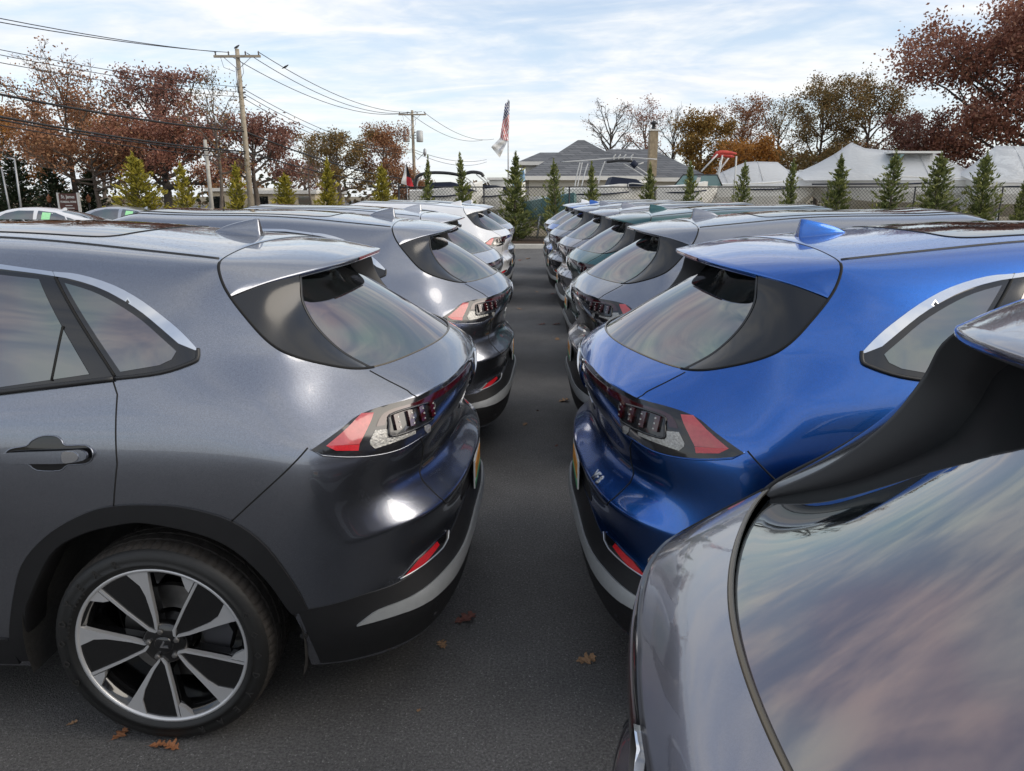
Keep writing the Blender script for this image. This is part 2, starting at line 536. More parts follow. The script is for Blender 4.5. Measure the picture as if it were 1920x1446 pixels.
# ------------------------------------------------------------------ the SUV body
# car space: x forward from the rear bumper, y to the car's left, z up
COLS = {}
side = {
    's3': (4.15, [(.85, .24), (.895, .36), (.915, .50), (.928, .64), (.935, .78), (.93, .88), (.915, .96), (.89, 1.01), (.84, 1.05)], [(.72, 1.075), (.58, 1.09), (.40, 1.10), (.2, 1.105), (0, 1.107)]),
    's4': (3.75, [(.87, .24), (.90, .36), (.925, .50), (.94, .64), (.948, .78), (.945, .90), (.93, .99), (.91, 1.05), (.87, 1.09)], [(.76, 1.125), (.60, 1.145), (.40, 1.155), (.2, 1.16), (0, 1.162)]),
    's7': (2.20, [(.87, .23), (.90, .34), (.918, .48), (.93, .64), (.942, .80), (.948, .93), (.942, 1.03), (.922, 1.115), (.888, 1.185)], [(.815, 1.375), (.715, 1.545), (.605, 1.642), (.36, 1.683), (0, 1.693)]),
    's8': (1.60, [(.87, .23), (.90, .34), (.92, .48), (.935, .64), (.948, .80), (.952, .93), (.945, 1.035), (.923, 1.13), (.884, 1.215)], [(.812, 1.39), (.722, 1.545), (.615, 1.640), (.36, 1.680), (0, 1.690)]),
    's9': (1.15, [(.88, .24), (.91, .36), (.935, .50), (.95, .66), (.958, .81), (.958, .94), (.948, 1.045), (.920, 1.15), (.874, 1.255)], [(.812, 1.395), (.732, 1.525), (.635, 1.612), (.37, 1.648), (0, 1.658)]),
    's10': (.86, [(.90, .24), (.925, .36), (.945, .50), (.957, .66), (.962, .82), (.96, .95), (.947, 1.06), (.912, 1.175), (.855, 1.30)], [(.806, 1.405), (.742, 1.513), (.652, 1.592), (.38, 1.624), (0, 1.633)]),
}
for k, (x, lo, hi) in side.items():
    COLS[k] = [(x, y, z) for y, z in lo + hi]
COLS['s5'] = [(3.42, .87, .23), (3.42, .90, .34), (3.42, .918, .48), (3.42, .93, .64), (3.42, .943, .79), (3.42, .945, .91), (3.42, .935, 1.01), (3.42, .915, 1.08), (3.42, .885, 1.13),
              (3.40, .80, 1.165), (3.42, .68, 1.185), (3.46, .48, 1.20), (3.5, .25, 1.205), (3.52, 0, 1.207)]
COLS['s6'] = [(2.80, .87, .23), (2.80, .90, .34), (2.80, .918, .48), (2.80, .93, .64), (2.80, .942, .80), (2.80, .947, .92), (2.80, .94, 1.02), (2.80, .92, 1.10), (2.80, .888, 1.16),
              (2.83, .822, 1.355), (2.76, .725, 1.525), (2.68, .59, 1.62), (2.63, .34, 1.66), (2.61, 0, 1.67)]
COLS['s11'] = [(.63, .885, .26), (.61, .92, .38), (.61, .937, .52), (.61, .947, .68), (.61, .950, .84), (.61, .945, .97), (.61, .925, 1.075), (.59, .865, 1.205), (.555, .765, 1.318),
               (.650, .757, 1.41), (.732, .722, 1.508), (.768, .660, 1.585), (.79, .38, 1.612), (.80, 0, 1.62)]
COLS['s12'] = [(.44, .865, .25), (.405, .90, .385), (.405, .912, .53), (.405, .917, .70), (.41, .918, .85), (.415, .908, .975), (.415, .878, 1.068), (.42, .79, 1.175), (.42, .71, 1.26)]
COLS['s13'] = [(.19, .735, .25), (.135, .757, .41), (.178, .728, .575), (.142, .752, .735), (.200, .725, .86), (.17, .73, .985), (.168, .668, 1.132), (.236, .655, 1.185), (.30, .632, 1.232)]
COLS['s14'] = [(.07, .48, .27), (.02, .495, .47), (.060, .485, .62), (.026, .485, .75), (.108, .470, .88), (.060, .47, 1.03), (.062, .45, 1.145), (.122, .44, 1.194), (.19, .42, 1.236)]
COLS['s15'] = [(.03, .24, .29), (-.016, .24, .52), (.026, .235, .645), (-.008, .23, .76), (.072, .23, .89), (.018, .23, 1.05), (.018, .225, 1.150), (.066, .22, 1.200), (.125, .21, 1.242)]
COLS['s16'] = [(.02, 0, .30), (-.027, 0, .54), (.018, 0, .65), (-.020, 0, .765), (.064, 0, .895), (.006, 0, 1.055), (.006, 0, 1.152), (.048, 0, 1.203), (.105, 0, 1.244)]
COLS['s2'] = [(4.42, .77, .25), (4.46, .81, .38), (4.48, .83, .50), (4.48, .845, .62), (4.46, .85, .75), (4.43, .845, .85), (4.40, .835, .93), (4.36, .82, .98), (4.29, .785, 1.015)]
fp = [(4.68, .25), (4.72, .38), (4.74, .50), (4.745, .62), (4.74, .75), (4.72, .85), (4.68, .925), (4.62, .975), (4.52, 1.01)]
for k, (y, dx) in {'f1': (.68, -.13), 'f2': (.54, -.07), 'f3': (.37, -.035), 'f4': (.19, -.01), 'f5': (0, 0)}.items():
    COLS[k] = [(x + dx, y, z) for x, z in fp]


def make_body_mesh(level=4):
    names = ['f5', 'f4', 'f3', 'f2', 'f1', 's2', 's3', 's4', 's5', 's6', 's7', 's8', 's9', 's10', 's11', 's12', 's13', 's14', 's15', 's16']
    V, idx = [], {}

    def vid(c, r):
        if (c, r) not in idx:
            idx[(c, r)] = len(V)
            V.append(Vector(COLS[c][r]))
        return idx[(c, r)]
    for c in names:
        for r in range(len(COLS[c])):
            vid(c, r)
    # the bonnet's front edge is the top row of the nose columns
    for r, c in zip((9, 10, 11, 12, 13), ('f1', 'f2', 'f3', 'f4', 'f5')):
        idx[('s2', r)] = idx[(c, 8)]
    F = []
    for a, b in zip(names[:-1], names[1:]):
        for r in range(13):
            if all((c, q) in idx for c in (a, b) for q in (r, r + 1)):
                q = [idx[(a, r)], idx[(b, r)], idx[(b, r + 1)], idx[(a, r + 1)]]
                if len(set(q)) == 4:
                    F.append(q)
    # mirror
    half = len(V)
    mir = {}
    for i in range(half):
        if abs(V[i].y) < 1e-6:
            mir[i] = i
        else:
            mir[i] = len(V)
            V.append(Vector((V[i].x, -V[i].y, V[i].z)))
    F += [[mir[i] for i in q][::-1] for q in list(F)]
    me = bpy.data.meshes.new('body_cage')
    me.from_pydata([tuple(v) for v in V], [], F)
    bm = bmesh.new()
    bm.from_mesh(me)
    bm.verts.ensure_lookup_table()
    cl = bm.edges.layers.float.new('crease_edge')

    def crease(c1, r1, c2, r2, w):
        for m in (lambda i: i, lambda i: mir[i]):
            e = bm.edges.get((bm.verts[m(idx[(c1, r1)])], bm.verts[m(idx[(c2, r2)])]))
            if e:
                e[cl] = w
    rear = ['s12', 's13', 's14', 's15', 's16']
    for a, b in zip(rear[:-1], rear[1:]):
        crease(a, 6, b, 6, .6)
        crease(a, 3, b, 3, .62)
        crease(a, 1, b, 1, .3)
    up = ['s6', 's7', 's8', 's9', 's10', 's11']
    for a, b in zip(up[:-1], up[1:]):
        crease(a, 11, b, 11, .35)
    for r in (9, 10, 11, 12):
        crease('s5', r, 's5', r + 1, .7)
        crease('s6', r, 's6', r + 1, .3)
    bm.to_mesh(me)
    bm.free()
    target = [v.copy() for v in V]
    o = bpy.data.objects.new('tmp_body', me)
    col.objects.link(o)
    md = o.modifiers.new('s', 'SUBSURF')
    md.levels = 2
    md.render_levels = 2
    n = len(V)
    # pull the cage so that the limit surface passes near the measured points
    for it in range(4):
        dg = bpy.context.evaluated_depsgraph_get()
        dg.update()
        ev = o.evaluated_get(dg)
        mm = ev.to_mesh()
        for i in range(n):
            d = target[i] - mm.vertices[i].co
            me.vertices[i].co += d * 0.75
        ev.to_mesh_clear()
        me.update()
    md.levels = level
    dg = bpy.context.evaluated_depsgraph_get()
    dg.update()
    out = bpy.data.meshes.new_from_object(o.evaluated_get(dg))
    bpy.data.objects.remove(o)
    return out
# ------------------------------------------------------------------ building blocks on the body surface
from mathutils.geometry import delaunay_2d_cdt

BODY = make_body_mesh(4)
_bb = bmesh.new()
_bb.from_mesh(BODY)
BVH = BVHTree.FromBMesh(_bb)
AX = 0.9


def s_side(u, v):
    p, n, i, d = BVH.ray_cast(Vector((u, 2.5, v)), Vector((0, -1, 0)))
    return p, n


def s_rear(u, v):
    a = u / 0.9
    d = Vector((-cos(a), sin(a), 0))
    p, n, i, t = BVH.ray_cast(Vector((AX, 0, v)) + d * 2.5, -d)
    return p, n


def s_back(u, v):
    p, n, i, d = BVH.ray_cast(Vector((-1.5, u, v)), Vector((1, 0, 0)))
    return p, n


def s_top(u, v):
    p, n, i, d = BVH.ray_cast(Vector((u, v, 3.0)), Vector((0, 0, -1)))
    return p, n


def to_rear(p):
    return (atan2(p[1], AX - p[0]) * 0.9, p[2])


def to_side(p):
    return (p[0], p[2])


def dens(poly, res, closed=True):
    out = []
    n = len(poly)
    for i in range(n if closed else n - 1):
        a, b = Vector(poly[i]), Vector(poly[(i + 1) % n])
        k = max(1, int((b - a).length / res + 0.5))
        for j in range(k):
            out.append(a.lerp(b, j / k))
    if not closed:
        out.append(Vector(poly[-1]))
    return out


def spline(pts, k=6, closed=False):
    """Catmull-Rom through the points (any dimension)"""
    P = [Vector(p) for p in pts]
    n = len(P)
    out = []
    for i in range(n if closed else n - 1):
        if closed:
            a, b, c, d = P[i - 1], P[i], P[(i + 1) % n], P[(i + 2) % n]
        else:
            a, b, c, d = P[max(i - 1, 0)], P[i], P[i + 1], P[min(i + 2, n - 1)]
        for j in range(k):
            t = j / k
            out.append(0.5 * ((2 * b) + (c - a) * t + (2 * a - 5 * b + 4 * c - d) * t * t + (3 * b - a - 3 * c + d) * t ** 3))
    if not closed:
        out.append(P[-1].copy())
    return out


def inpoly(p, poly):
    x, y = p
    c = False
    n = len(poly)
    j = n - 1
    for i in range(n):
        xi, yi = poly[i]
        xj, yj = poly[j]
        if (yi > y) != (yj > y) and x < (xj - xi) * (y - yi) / (yj - yi) + xi:
            c = not c
        j = i
    return c


def patch_mesh(name, poly, surf, off=0.002, res=0.02, depth=0.006, crown=0.0):
    """a shell lying on the body inside the outline poly, standing off by off, with an edge of the given depth"""
    bd = dens(poly, res)
    nb = len(bd)
    xs = [p[0] for p in bd]
    ys = [p[1] for p in bd]
    pts = [Vector((p[0], p[1])) for p in bd]
    bp = [(p[0], p[1]) for p in bd]
    x = min(xs) + res / 2
    while x < max(xs):
        y = min(ys) + res / 2
        while y < max(ys):
            if inpoly((x, y), bp):
                dm = min((x - q[0]) ** 2 + (y - q[1]) ** 2 for q in bp)
                if dm > (res * 0.45) ** 2:
                    pts.append(Vector((x, y)))
            y += res
        x += res
    ed = [(i, (i + 1) % nb) for i in range(nb)]
    vs, es, fs, _, _, _ = delaunay_2d_cdt(pts, ed, [list(range(nb))], 1, 1e-7)
    V, Nn, ok = [], [], []
    for p in vs:
        q, n = surf(p[0], p[1])
        if q is None:
            best = None
            for k in range(1, 40):
                for dz in (k * 0.004, -k * 0.004):
                    q, n = surf(p[0], p[1] + dz)
                    if q is not None:
                        break
                if q is not None:
                    break
        if q is None:
            q, n = Vector((0, 0, 0)), Vector((0, 0, 1))
        V.append(q.copy())
        Nn.append(n.copy())
    # orient normals outward (away from the car's core line)
    for i, q in enumerate(V):
        core = Vector((max(0.9, min(4.0, q.x)), 0, 0.8))
        if Nn[i].dot(q - core) < 0:
            Nn[i] = -Nn[i]
    me = bpy.data.meshes.new(name)
    top = [V[i] + Nn[i] * off for i in range(len(V))]
    F = [list(f) for f in fs]
    # boundary edges
    cnt = {}
    for f in F:
        for a, b in zip(f, f[1:] + f[:1]):
            cnt[(a, b)] = 1
    bnd = [(a, b) for (a, b) in cnt if (b, a) not in cnt]
    allv = [tuple(p) for p in top]
    if depth > 0:
        m1, m2 = {}, {}
        for a, b in bnd:
            for i in (a, b):
                if i not in m1:
                    m1[i] = len(allv)
                    allv.append(tuple(top[i]))
                    m2[i] = len(allv)
                    allv.append(tuple(top[i] - Nn[i] * depth))
        for a, b in bnd:
            F.append([m1[b], m1[a], m2[a], m2[b]])
    me.from_pydata(allv, [], F)
    bm = bmesh.new()
    bm.from_mesh(me)
    # face winding from the surface normal
    bm.normal_update()
    s = 0.0
    for f in bm.faces:
        i = f.verts[0].index
        if i < len(Nn):
            s += f.normal.dot(Nn[i])
    if s < 0:
        bmesh.ops.reverse_faces(bm, faces=bm.faces)
    bm.to_mesh(me)
    bm.free()
    smooth(me)
    return me


def mirror_mesh(me, name=None):
    m2 = me.copy()
    for v in m2.vertices:
        v.co.y = -v.co.y
    m2.flip_normals()
    m2.update()
    return m2


def line_on(pts2, surf, off=0.0):
    out = []
    for p in pts2:
        q, n = surf(p[0], p[1])
        if q is not None:
            out.append(q + n * off)
    return out


def gap_mesh(name, lines, r=0.0028):
    m = MB()
    for pts in lines:
        m.tube(pts, r, 5)
    return m.mesh(name, True)


def carve(bm, poly, pf, mask, layer, rid):
    """split faces along the outline and mark those inside with rid"""
    poly = [tuple(p) for p in poly]
    st = {}
    faces = [f for f in bm.faces if mask(f.calc_center_median())]
    es = set()
    for f in faces:
        for e in f.edges:
            es.add(e)
    n = len(poly)
    bx0, bx1 = min(p[0] for p in poly), max(p[0] for p in poly)
    by0, by1 = min(p[1] for p in poly), max(p[1] for p in poly)
    for e in es:
        for v in e.verts:
            if v not in st:
                p = pf(v.co)
                st[v] = inpoly(p, poly) if bx0 <= p[0] <= bx1 and by0 <= p[1] <= by1 else False
    newv = set()
    touched = set()
    for e in list(es):
        a, b = e.verts
        if st[a] == st[b]:
            continue
        pa, pb = Vector(pf(a.co)), Vector(pf(b.co))
        tb = None
        for i in range(n):
            q, r = Vector(poly[i]), Vector(poly[(i + 1) % n])
            d1, d2 = pb - pa, r - q
            den = d1.x * d2.y - d1.y * d2.x
            if abs(den) < 1e-12:
                continue
            w = q - pa
            t = (w.x * d2.y - w.y * d2.x) / den
            s = (w.x * d1.y - w.y * d1.x) / den
            if -1e-6 <= s <= 1 + 1e-6 and 0 <= t <= 1:
                tb = t if tb is None else tb
        if tb is None:
            tb = 0.5
        tb = min(0.97, max(0.03, tb))
        for f in e.link_faces:
            touched.add(f)
        ne, nv = bmesh.utils.edge_split(e, a, tb)
        newv.add(nv)
    for f in list(touched):
        if not f.is_valid:
            continue
        vv = [v for v in f.verts if v in newv]
        if len(vv) == 2:
            try:
                bmesh.utils.face_split(f, vv[0], vv[1])
            except ValueError:
                pass
        elif len(vv) == 4:
            try:
                nf, _ = bmesh.utils.face_split(f, vv[0], vv[1])
                for g in (f, nf):
                    w = [v for v in g.verts if v in (vv[2], vv[3])]
                    if len(w) == 2:
                        bmesh.utils.face_split(g, w[0], w[1])
            except ValueError:
                pass
    for f in bm.faces:
        c = f.calc_center_median()
        if mask(c):
            p = pf(c)
            if bx0 <= p[0] <= bx1 and by0 <= p[1] <= by1 and inpoly(p, poly):
                f[layer] = rid


def text_mesh(s, size, depth=0.0, align='CENTER', res=2, bold=0.0):
    c = bpy.data.curves.new('txt', 'FONT')
    c.body = s
    c.size = size
    c.extrude = depth
    c.offset = bold
    c.resolution_u = res
    c.align_x = align
    c.align_y = 'CENTER'
    o = bpy.data.objects.new('txt', c)
    col.objects.link(o)
    dg = bpy.context.evaluated_depsgraph_get()
    dg.update()
    me = bpy.data.meshes.new_from_object(o.evaluated_get(dg))
    bpy.data.objects.remove(o)
    bpy.data.curves.remove(c)
    return me


# ------------------------------------------------------------------ cut the shell into panels
P3 = {k: [Vector(p) for p in v] for k, v in FEATS.items()}
XSH = 2.95                       # wheelbase: front arch repeats the rear one


def arch_poly(name, shift=0.0):
    pts = [(p.x + shift, p.z) for p in P3[name]]
    return pts


def arch_curve(r_top, dx=0.0):
    """closed opening outline in side view"""
    a = spline(arch_poly('arch_in', dx), 4)
    a = [(p[0], p[1]) for p in a]
    return [(1.47 + dx, 0.05), (1.45 + dx, 0.36)] + a + [(0.505 + dx, 0.42), (0.49 + dx, 0.05)]


PH = []          # list of (name, mesh, material, parent name, paint?) for one car


def add_part(name, me, m, parent=None, painted=False):
    PH.append([name, me, m, parent, painted])
    return len(PH) - 1


def add_pair(name, me, m, parent=None, painted=False):
    """left and right copies; parent may be a pair of indices"""
    pl, pr = parent if isinstance(parent, tuple) else (parent, parent)
    a = add_part(name, me, m, pl, painted)
    b = add_part(name, mirror_mesh(me), m, pr, painted)
    return (a, b)


def cut_body():
    bm = bmesh.new()
    bm.from_mesh(BODY)
    bmesh.ops.delete(bm, geom=[f for f in bm.faces if f.calc_center_median().y < 0], context='FACES')
    lay = bm.faces.layers.int.new('rid')
    sidem = lambda c: c.y > 0.45
    # tailgate: everything inboard of the hatch cut at the rear
    hc = [to_rear(p) for p in P3['hatchcut']]
    hd = [to_rear(p) for p in P3['deck']]
    gate = [(-0.2, 1.40), (hd[0][0], 1.40)] + hd + hc[1:] + [(0.25, 0.700), (-0.2, 0.695)]
    carve(bm, gate, to_rear, lambda c: c.x < 0.6 and c.z < 1.3, lay, 3)
    # rear bumper cover
    bc = [to_rear(p) for p in P3['bumpcut']]
    bump = [(-0.2, 0.695), (0.25, 0.700)] + hc[:3:-1] + [(hc[3][0], 1.003)] + [(1.0, 1.035), bc[0], bc[1], (bc[1][0] + .25, 0.5), (bc[1][0] + .2, 0.0), (-0.2, 0.0)]
    carve(bm, bump, to_rear, lambda c: c.x < 0.75 and c.z < 1.2, lay, 4)
    # doors
    dcut = [(p.x, p.z) for p in P3['doorcut']]
    rd = [(1.285, 1.56)] + [(1.04, 1.26)] + dcut[1:] + [(1.20, .82), (1.36, .69), (1.44, .55), (1.50, .34), (2.10, .34), (2.13, .8), (2.12, 1.18), (2.16, 1.57)]
    carve(bm, rd, to_side, sidem, lay, 1)
    fd = [(2.16, 1.57), (2.12, 1.18), (2.13, .8), (2.10, .34), (3.30, .34), (3.36, .62), (3.36, 1.12), (2.95, 1.36), (2.75, 1.55)]
    carve(bm, fd, to_side, sidem, lay, 2)
    # bonnet
    to_top = lambda p: (p[0], p[1])
    carve(bm, [(4.45, -.3), (4.40, .4), (4.28, .70), (3.9, .80), (3.50, .80), (3.44, .5), (3.50, -.3)], to_top, lambda c: c.z > .93 and c.x > 3.3, lay, 5)
    # arches
    for dx in (0, XSH):
        carve(bm, arch_curve(0, dx), to_side, sidem, lay, 9)
    out = {}
    for rid in (0, 1, 2, 3, 4, 5):
        b2 = bm.copy()
        l2 = b2.faces.layers.int['rid']
        bmesh.ops.delete(b2, geom=[f for f in b2.faces if f[l2] != rid], context='FACES')
        if rid in (0, 3, 4, 5):
            g = bmesh.ops.duplicate(b2, geom=b2.verts[:] + b2.edges[:] + b2.faces[:])['geom']
            for v in g:
                if isinstance(v, bmesh.types.BMVert):
                    v.co.y = -v.co.y
            bmesh.ops.reverse_faces(b2, faces=[f for f in g if isinstance(f, bmesh.types.BMFace)])
            bmesh.ops.remove_doubles(b2, verts=[v for v in b2.verts if abs(v.co.y) < 1e-4], dist=2e-4)
        me = bpy.data.meshes.new({0: 'body_shell', 1: 'rear_door', 2: 'front_door', 3: 'tailgate', 4: 'rear_bumper', 5: 'bonnet'}[rid])
        b2.to_mesh(me)
        b2.free()
        smooth(me)
        out[rid] = me
    # gap lines between panels (left half), pulled onto the surface
    bm.free()
    lines = {
        'gate': line_on(dens(hc[1:], .01, False), s_rear, -.0004),
        'deck': [q + n * -.0004 for q, n in [s_top(p.x, p.y) for p in dens(P3['deck'] + [P3['hatchcut'][1]], .01, False)] if q is not None],
        'bump': line_on(dens(bc, .012, False), s_rear, -.0004),
        'door': line_on(dens(dcut, .015, False), s_side, -.0004),
        'door2': line_on(dens([(2.10, .36), (2.13, .8), (2.12, 1.19)], .02, False), s_side, -.0004),
        'door3': line_on(dens([(3.30, .34), (3.36, .62), (3.36, 1.10)], .02, False), s_side, -.0004),
    }
    return out, lines


panels, gaps = cut_body()
i_shell = add_part('body_shell', panels[0], 'paint', None, True)
i_rdoor = add_pair('rear_door', panels[1], 'paint', None, True)
i_fdoor = add_pair('front_door', panels[2], 'paint', None, True)
i_gate = add_part('tailgate', panels[3], 'paint', None, True)
i_bump = add_part('rear_bumper', panels[4], 'paint', None, True)
i_bon = add_part('bonnet', panels[5], 'paint', None, True)
for ln in gaps.values():
    add_pair('panel_gap', gap_mesh('panel_gap', [ln]), M_GAP, i_shell)

# ------------------------------------------------------------------ side glass and its chrome
dlo_top = [(p.x, p.z) for p in P3['dlo'][:8]]
belt = [(1.04, 1.245), (1.391, 1.199), (1.9, 1.168), (2.5, 1.150), (3.1, 1.130)]
apil = [(3.10, 1.155), (2.85, 1.335), (2.66, 1.475), (2.50, 1.535), (2.15, 1.568), (1.80, 1.582)]
tip = [(p.x, p.z) for p in P3['dlo'][8:11]]
outer = apil + [(p[0], p[1]) for p in spline(dlo_top, 3)] + tip + belt
me = patch_mesh('window_surround', outer, s_side, .0015, .03, .004)
i_sur = add_pair('window_surround', me, M_GLOSSB)
ci = [(p.x, p.z) for p in P3['chr_in']]
ciS = [(p[0], p[1]) for p in spline(ci[:8], 3)]
inner = [(3.02, 1.165), (2.82, 1.325), (2.64, 1.458), (2.49, 1.513), (2.15, 1.545), (1.80, 1.560)] + ciS
# bright strip between the two upper outlines
otr = [Vector(p) for p in dens(apil + [(p[0], p[1]) for p in spline(dlo_top, 3)], .02, False)]


def slim(p):
    p = Vector(p)
    return tuple(p.lerp(min(otr, key=lambda q: (q - p).length), .40))


strip_in = []
for p in [slim(p) for p in inner]:
    if not strip_in or p[0] < strip_in[-1][0] - .012:
        strip_in.append(p)
strip = [(3.10, 1.155), (2.85, 1.335), (2.66, 1.475), (2.50, 1.535), (2.15, 1.568), (1.80, 1.582)] + [(p[0], p[1]) for p in spline(dlo_top, 3)] + [ci[-1]] + strip_in[::-1]
me = patch_mesh('chrome_strip', strip, s_side, .0075, .016, .008)
add_pair('chrome_strip', me, M_CHROME, i_sur)
q = [(p.x, p.z) for p in P3['qglass']]
qg = [(p[0] + (-.004 if i < 5 else 0), p[1] - .003) for i, p in enumerate(q[:6])]
qpoly = [(p[0], p[1]) for p in spline(qg, 3)] + [(.865, 1.305), (.90, 1.289), (1.018, 1.270)]
me = patch_mesh('quarter_window', qpoly, s_side, .0035, .025, .004)
add_pair('quarter_window', me, M_GLASS, i_sur)
d = [(1.115, 1.262), (1.322, 1.535), (1.456, 1.548), (1.80, 1.556), (2.10, 1.541), (2.10, 1.182), (1.9, 1.187), (1.394, 1.222)]
me = patch_mesh('rear_door_window', d, s_side, .0035, .03, .004)
iw = add_pair('rear_door_window', me, M_GLASS, i_sur)
d2 = [(2.20, 1.180), (2.20, 1.535), (2.49, 1.505), (2.63, 1.448), (2.80, 1.318), (2.99, 1.163), (2.5, 1.170)]
me = patch_mesh('front_door_window', d2, s_side, .0035, .03, .004)
add_pair('front_door_window', me, M_GLASS, i_sur)
m = MB()
m.tube(line_on(dens([(1.215, 1.40), (1.232, 1.242)], .02, False), s_side, .0045), .0035, 5)
add_pair('window_divider', m.mesh('window_divider', True), M_GAP, i_sur)
m = MB()
m.tube(line_on(dens([(1.285, 1.556), (1.036, 1.258)], .02, False), s_side, .0035), .0045, 5)
add_pair('window_divider', m.mesh('window_split', True), M_GAP, i_sur)
m = MB()
m.tube(line_on(dens([(1.036, 1.250), (1.391, 1.207), (1.9, 1.175), (2.5, 1.158), (3.05, 1.140)], .03, False), s_side, .005), .0085, 6)
add_pair('belt_seal', m.mesh('belt_seal', True), M_SEAL, i_sur)
m = MB()
m.tube(line_on(dens([tuple(t) for t in spline([(.792, 1.335)] + tip + [(1.04, 1.250)], 4)], .02, False), s_side, .003), .0065, 6)
add_pair('belt_seal', m.mesh('corner_seal', True), M_SEAL, i_sur)

# ------------------------------------------------------------------ door handle
hp = [(p.x, p.z) for p in P3['handle']]
hpS = [(p[0], p[1]) for p in spline(hp, 3, True)]
hb = [(p.x, p.z) for p in P3['hbar']]
hbS = [(p[0], p[1]) for p in spline(hb, 3, True)]
for dx, door in ((0, i_rdoor), (1.02, i_fdoor)):
    me = patch_mesh('handle_pocket', [(a + dx, b) for a, b in hpS], s_side, .0012, .012, .003)
    add_pair('handle_pocket', me, M_GLOSSB, door)
    me = patch_mesh('handle', [(a + dx, b) for a, b in hbS], s_side, .026, .010, .012)
    ih = add_pair('handle', me, 'paint', door, True)
    m = MB()
    rim = line_on([(a + dx, b) for a, b in hpS], s_side, .0012)
    m.tube(rim, .0022, 5, True)
    add_pair('handle_rim', m.mesh('handle_rim', True), 'paint', door, True)
    cap = [(1.17 + dx, 1.010), (1.17 + dx, 1.040), (1.135 + dx, 1.041), (1.122 + dx, 1.028), (1.135 + dx, 1.014)]
    me = patch_mesh('key_cap', [(p[0], p[1]) for p in spline(cap, 3, True)], s_side, .0285, .01, .006)
    add_pair('key_cap', me, M_CHROME, ih)

# ------------------------------------------------------------------ arch cladding, sills, liners
for dx in (0, XSH):
    ao = [(p[0], p[1]) for p in spline(arch_poly('arch_out', dx), 4)]
    ai = [(p[0], p[1]) for p in spline(arch_poly('arch_in', dx), 4)]
    if dx > 0:
        pass
    ring = ao + [(0.515 + dx, .485)] + ai[::-1] + [(1.445 + dx, .36), (1.46 + dx, .262)]
    me = patch_mesh('wheel_arch_trim', ring, s_side, .007, .014, .012)
    ia = add_pair('wheel_arch_trim', me, M_PLASTIC)
    # rolled inner lip
    m = MB()
    lip = line_on([(1.455 + dx, .30), (1.445 + dx, .36)] + ai + [(0.515 + dx, .47)], s_side, 0)
    rows = [[q + Vector((0, .007, 0)) for q in lip]]
    cx = .965 + dx
    for k, (dy, sc) in enumerate(((.004, .992), (-.012, .985), (-.05, .984), (-.10, .99))):
        rows.append([Vector((cx + (q.x - cx) * sc, q.y + dy, .36 + (q.z - .36) * sc)) for q in lip])
    vs = [q for r in rows for q in r]
    nn = len(lip)
    fs = [(i * nn + j, i * nn + j + 1, (i + 1) * nn + j + 1, (i + 1) * nn + j) for i in range(len(rows) - 1) for j in range(nn - 1)]
    m.add(vs, fs)
    add_pair('arch_lip', m.mesh('arch_lip', True), M_PLASTIC, ia)
    # liner
    m = MB()
    rows = []
    for k in range(25):
        a = pi * (k / 24) * 1.16 - .08 * pi
        rows.append([Vector((cx + (.468 if j < 3 else .40) * cos(a), yy, .36 + (.462 if j < 3 else .40) * sin(a))) for j, yy in enumerate((.93, .90, .62, .60))])
    vs = [q for r in rows for q in r]
    fs = [(i * 4 + j, i * 4 + j + 1, (i + 1) * 4 + j + 1, (i + 1) * 4 + j) for i in range(24) for j in range(3)]
    m.add(vs, fs)
    m.box((cx - .5, .56, .2), (cx + .5, .60, .84))
    add_pair('wheel_arch_liner', m.mesh('wheel_arch_liner', True), M_LINER)
sill = [(1.50, .245), (1.50, .355), (1.7, .385), (3.0, .385), (3.42, .36), (3.42, .245)]
add_pair('sill_trim', patch_mesh('sill_trim', sill, s_side, .006, .04, .012), M_PLASTIC)
m = MB()
m.box((.30, -.62, .24), (4.45, .62, .30)).box((1.5, -.86, .24), (3.4, .86, .30)).box((.12, -.58, .26), (.35, .58, .34))
add_part('underbody', m.mesh('underbody'), M_UNDER)

# ------------------------------------------------------------------ rear lamps
lt = [to_rear(p) for p in P3['light']]
lb = [to_rear(p) for p in P3['light_bot']]
ltS = [(p[0], p[1] - .004) for p in spline(lt[:8], 4)]
lbS = [(p[0], p[1]) for p in spline(lb, 4)]
lamp_poly = ltS + [(.12, 1.152), (.12, 1.106)] + lbS[::-1]
me = patch_mesh('tail_lamp', lamp_poly, s_rear, .0045, .014, .009)
i_lamp = add_pair('tail_lamp', me, M_SMOKE)
rq = [to_rear(p) for p in P3['redq']]
me = patch_mesh('red_lens', rq[:4] , s_rear, .0062, .012, .003)
add_pair('red_lens', me, M_REDLENS, i_lamp)
me = patch_mesh('red_reflector', [rq[0], (rq[3][0] + .0, rq[3][1] - .001), rq[4], rq[5]], s_rear, .0066, .01, .003)
add_pair('red_reflector', me, M_REDBRIGHT, i_lamp)
rb = [to_rear(p) for p in P3['redband']]
band = [(p[0], p[1]) for p in spline(rb, 3)] + [(.56, 1.128), (.30, 1.138), (.14, 1.142), (.14, 1.131), (.30, 1.124), (.52, 1.108), (rb[3][0] - .01, 1.103), (rb[2][0] + .005, 1.095), (rb[1][0] - .012, 1.085), (rb[0][0] - .028, 1.070)]
me = patch_mesh('red_band', band, s_rear, .0062, .008, .003)
add_pair('red_band', me, M_REDDEEP, i_lamp)
wp = [to_rear(p) for p in P3['white']]
me = patch_mesh('clear_lens', wp, s_rear, .0062, .008, .003)
add_pair('clear_lens', me, M_CLEAR, i_lamp)
wl = [(.600, 1.006), (.618, 1.004), (.632, 1.020), (.632, 1.036), (.615, 1.036), (.600, 1.028)]
me = patch_mesh('clear_lens', wl, s_rear, .0062, .008, .003)
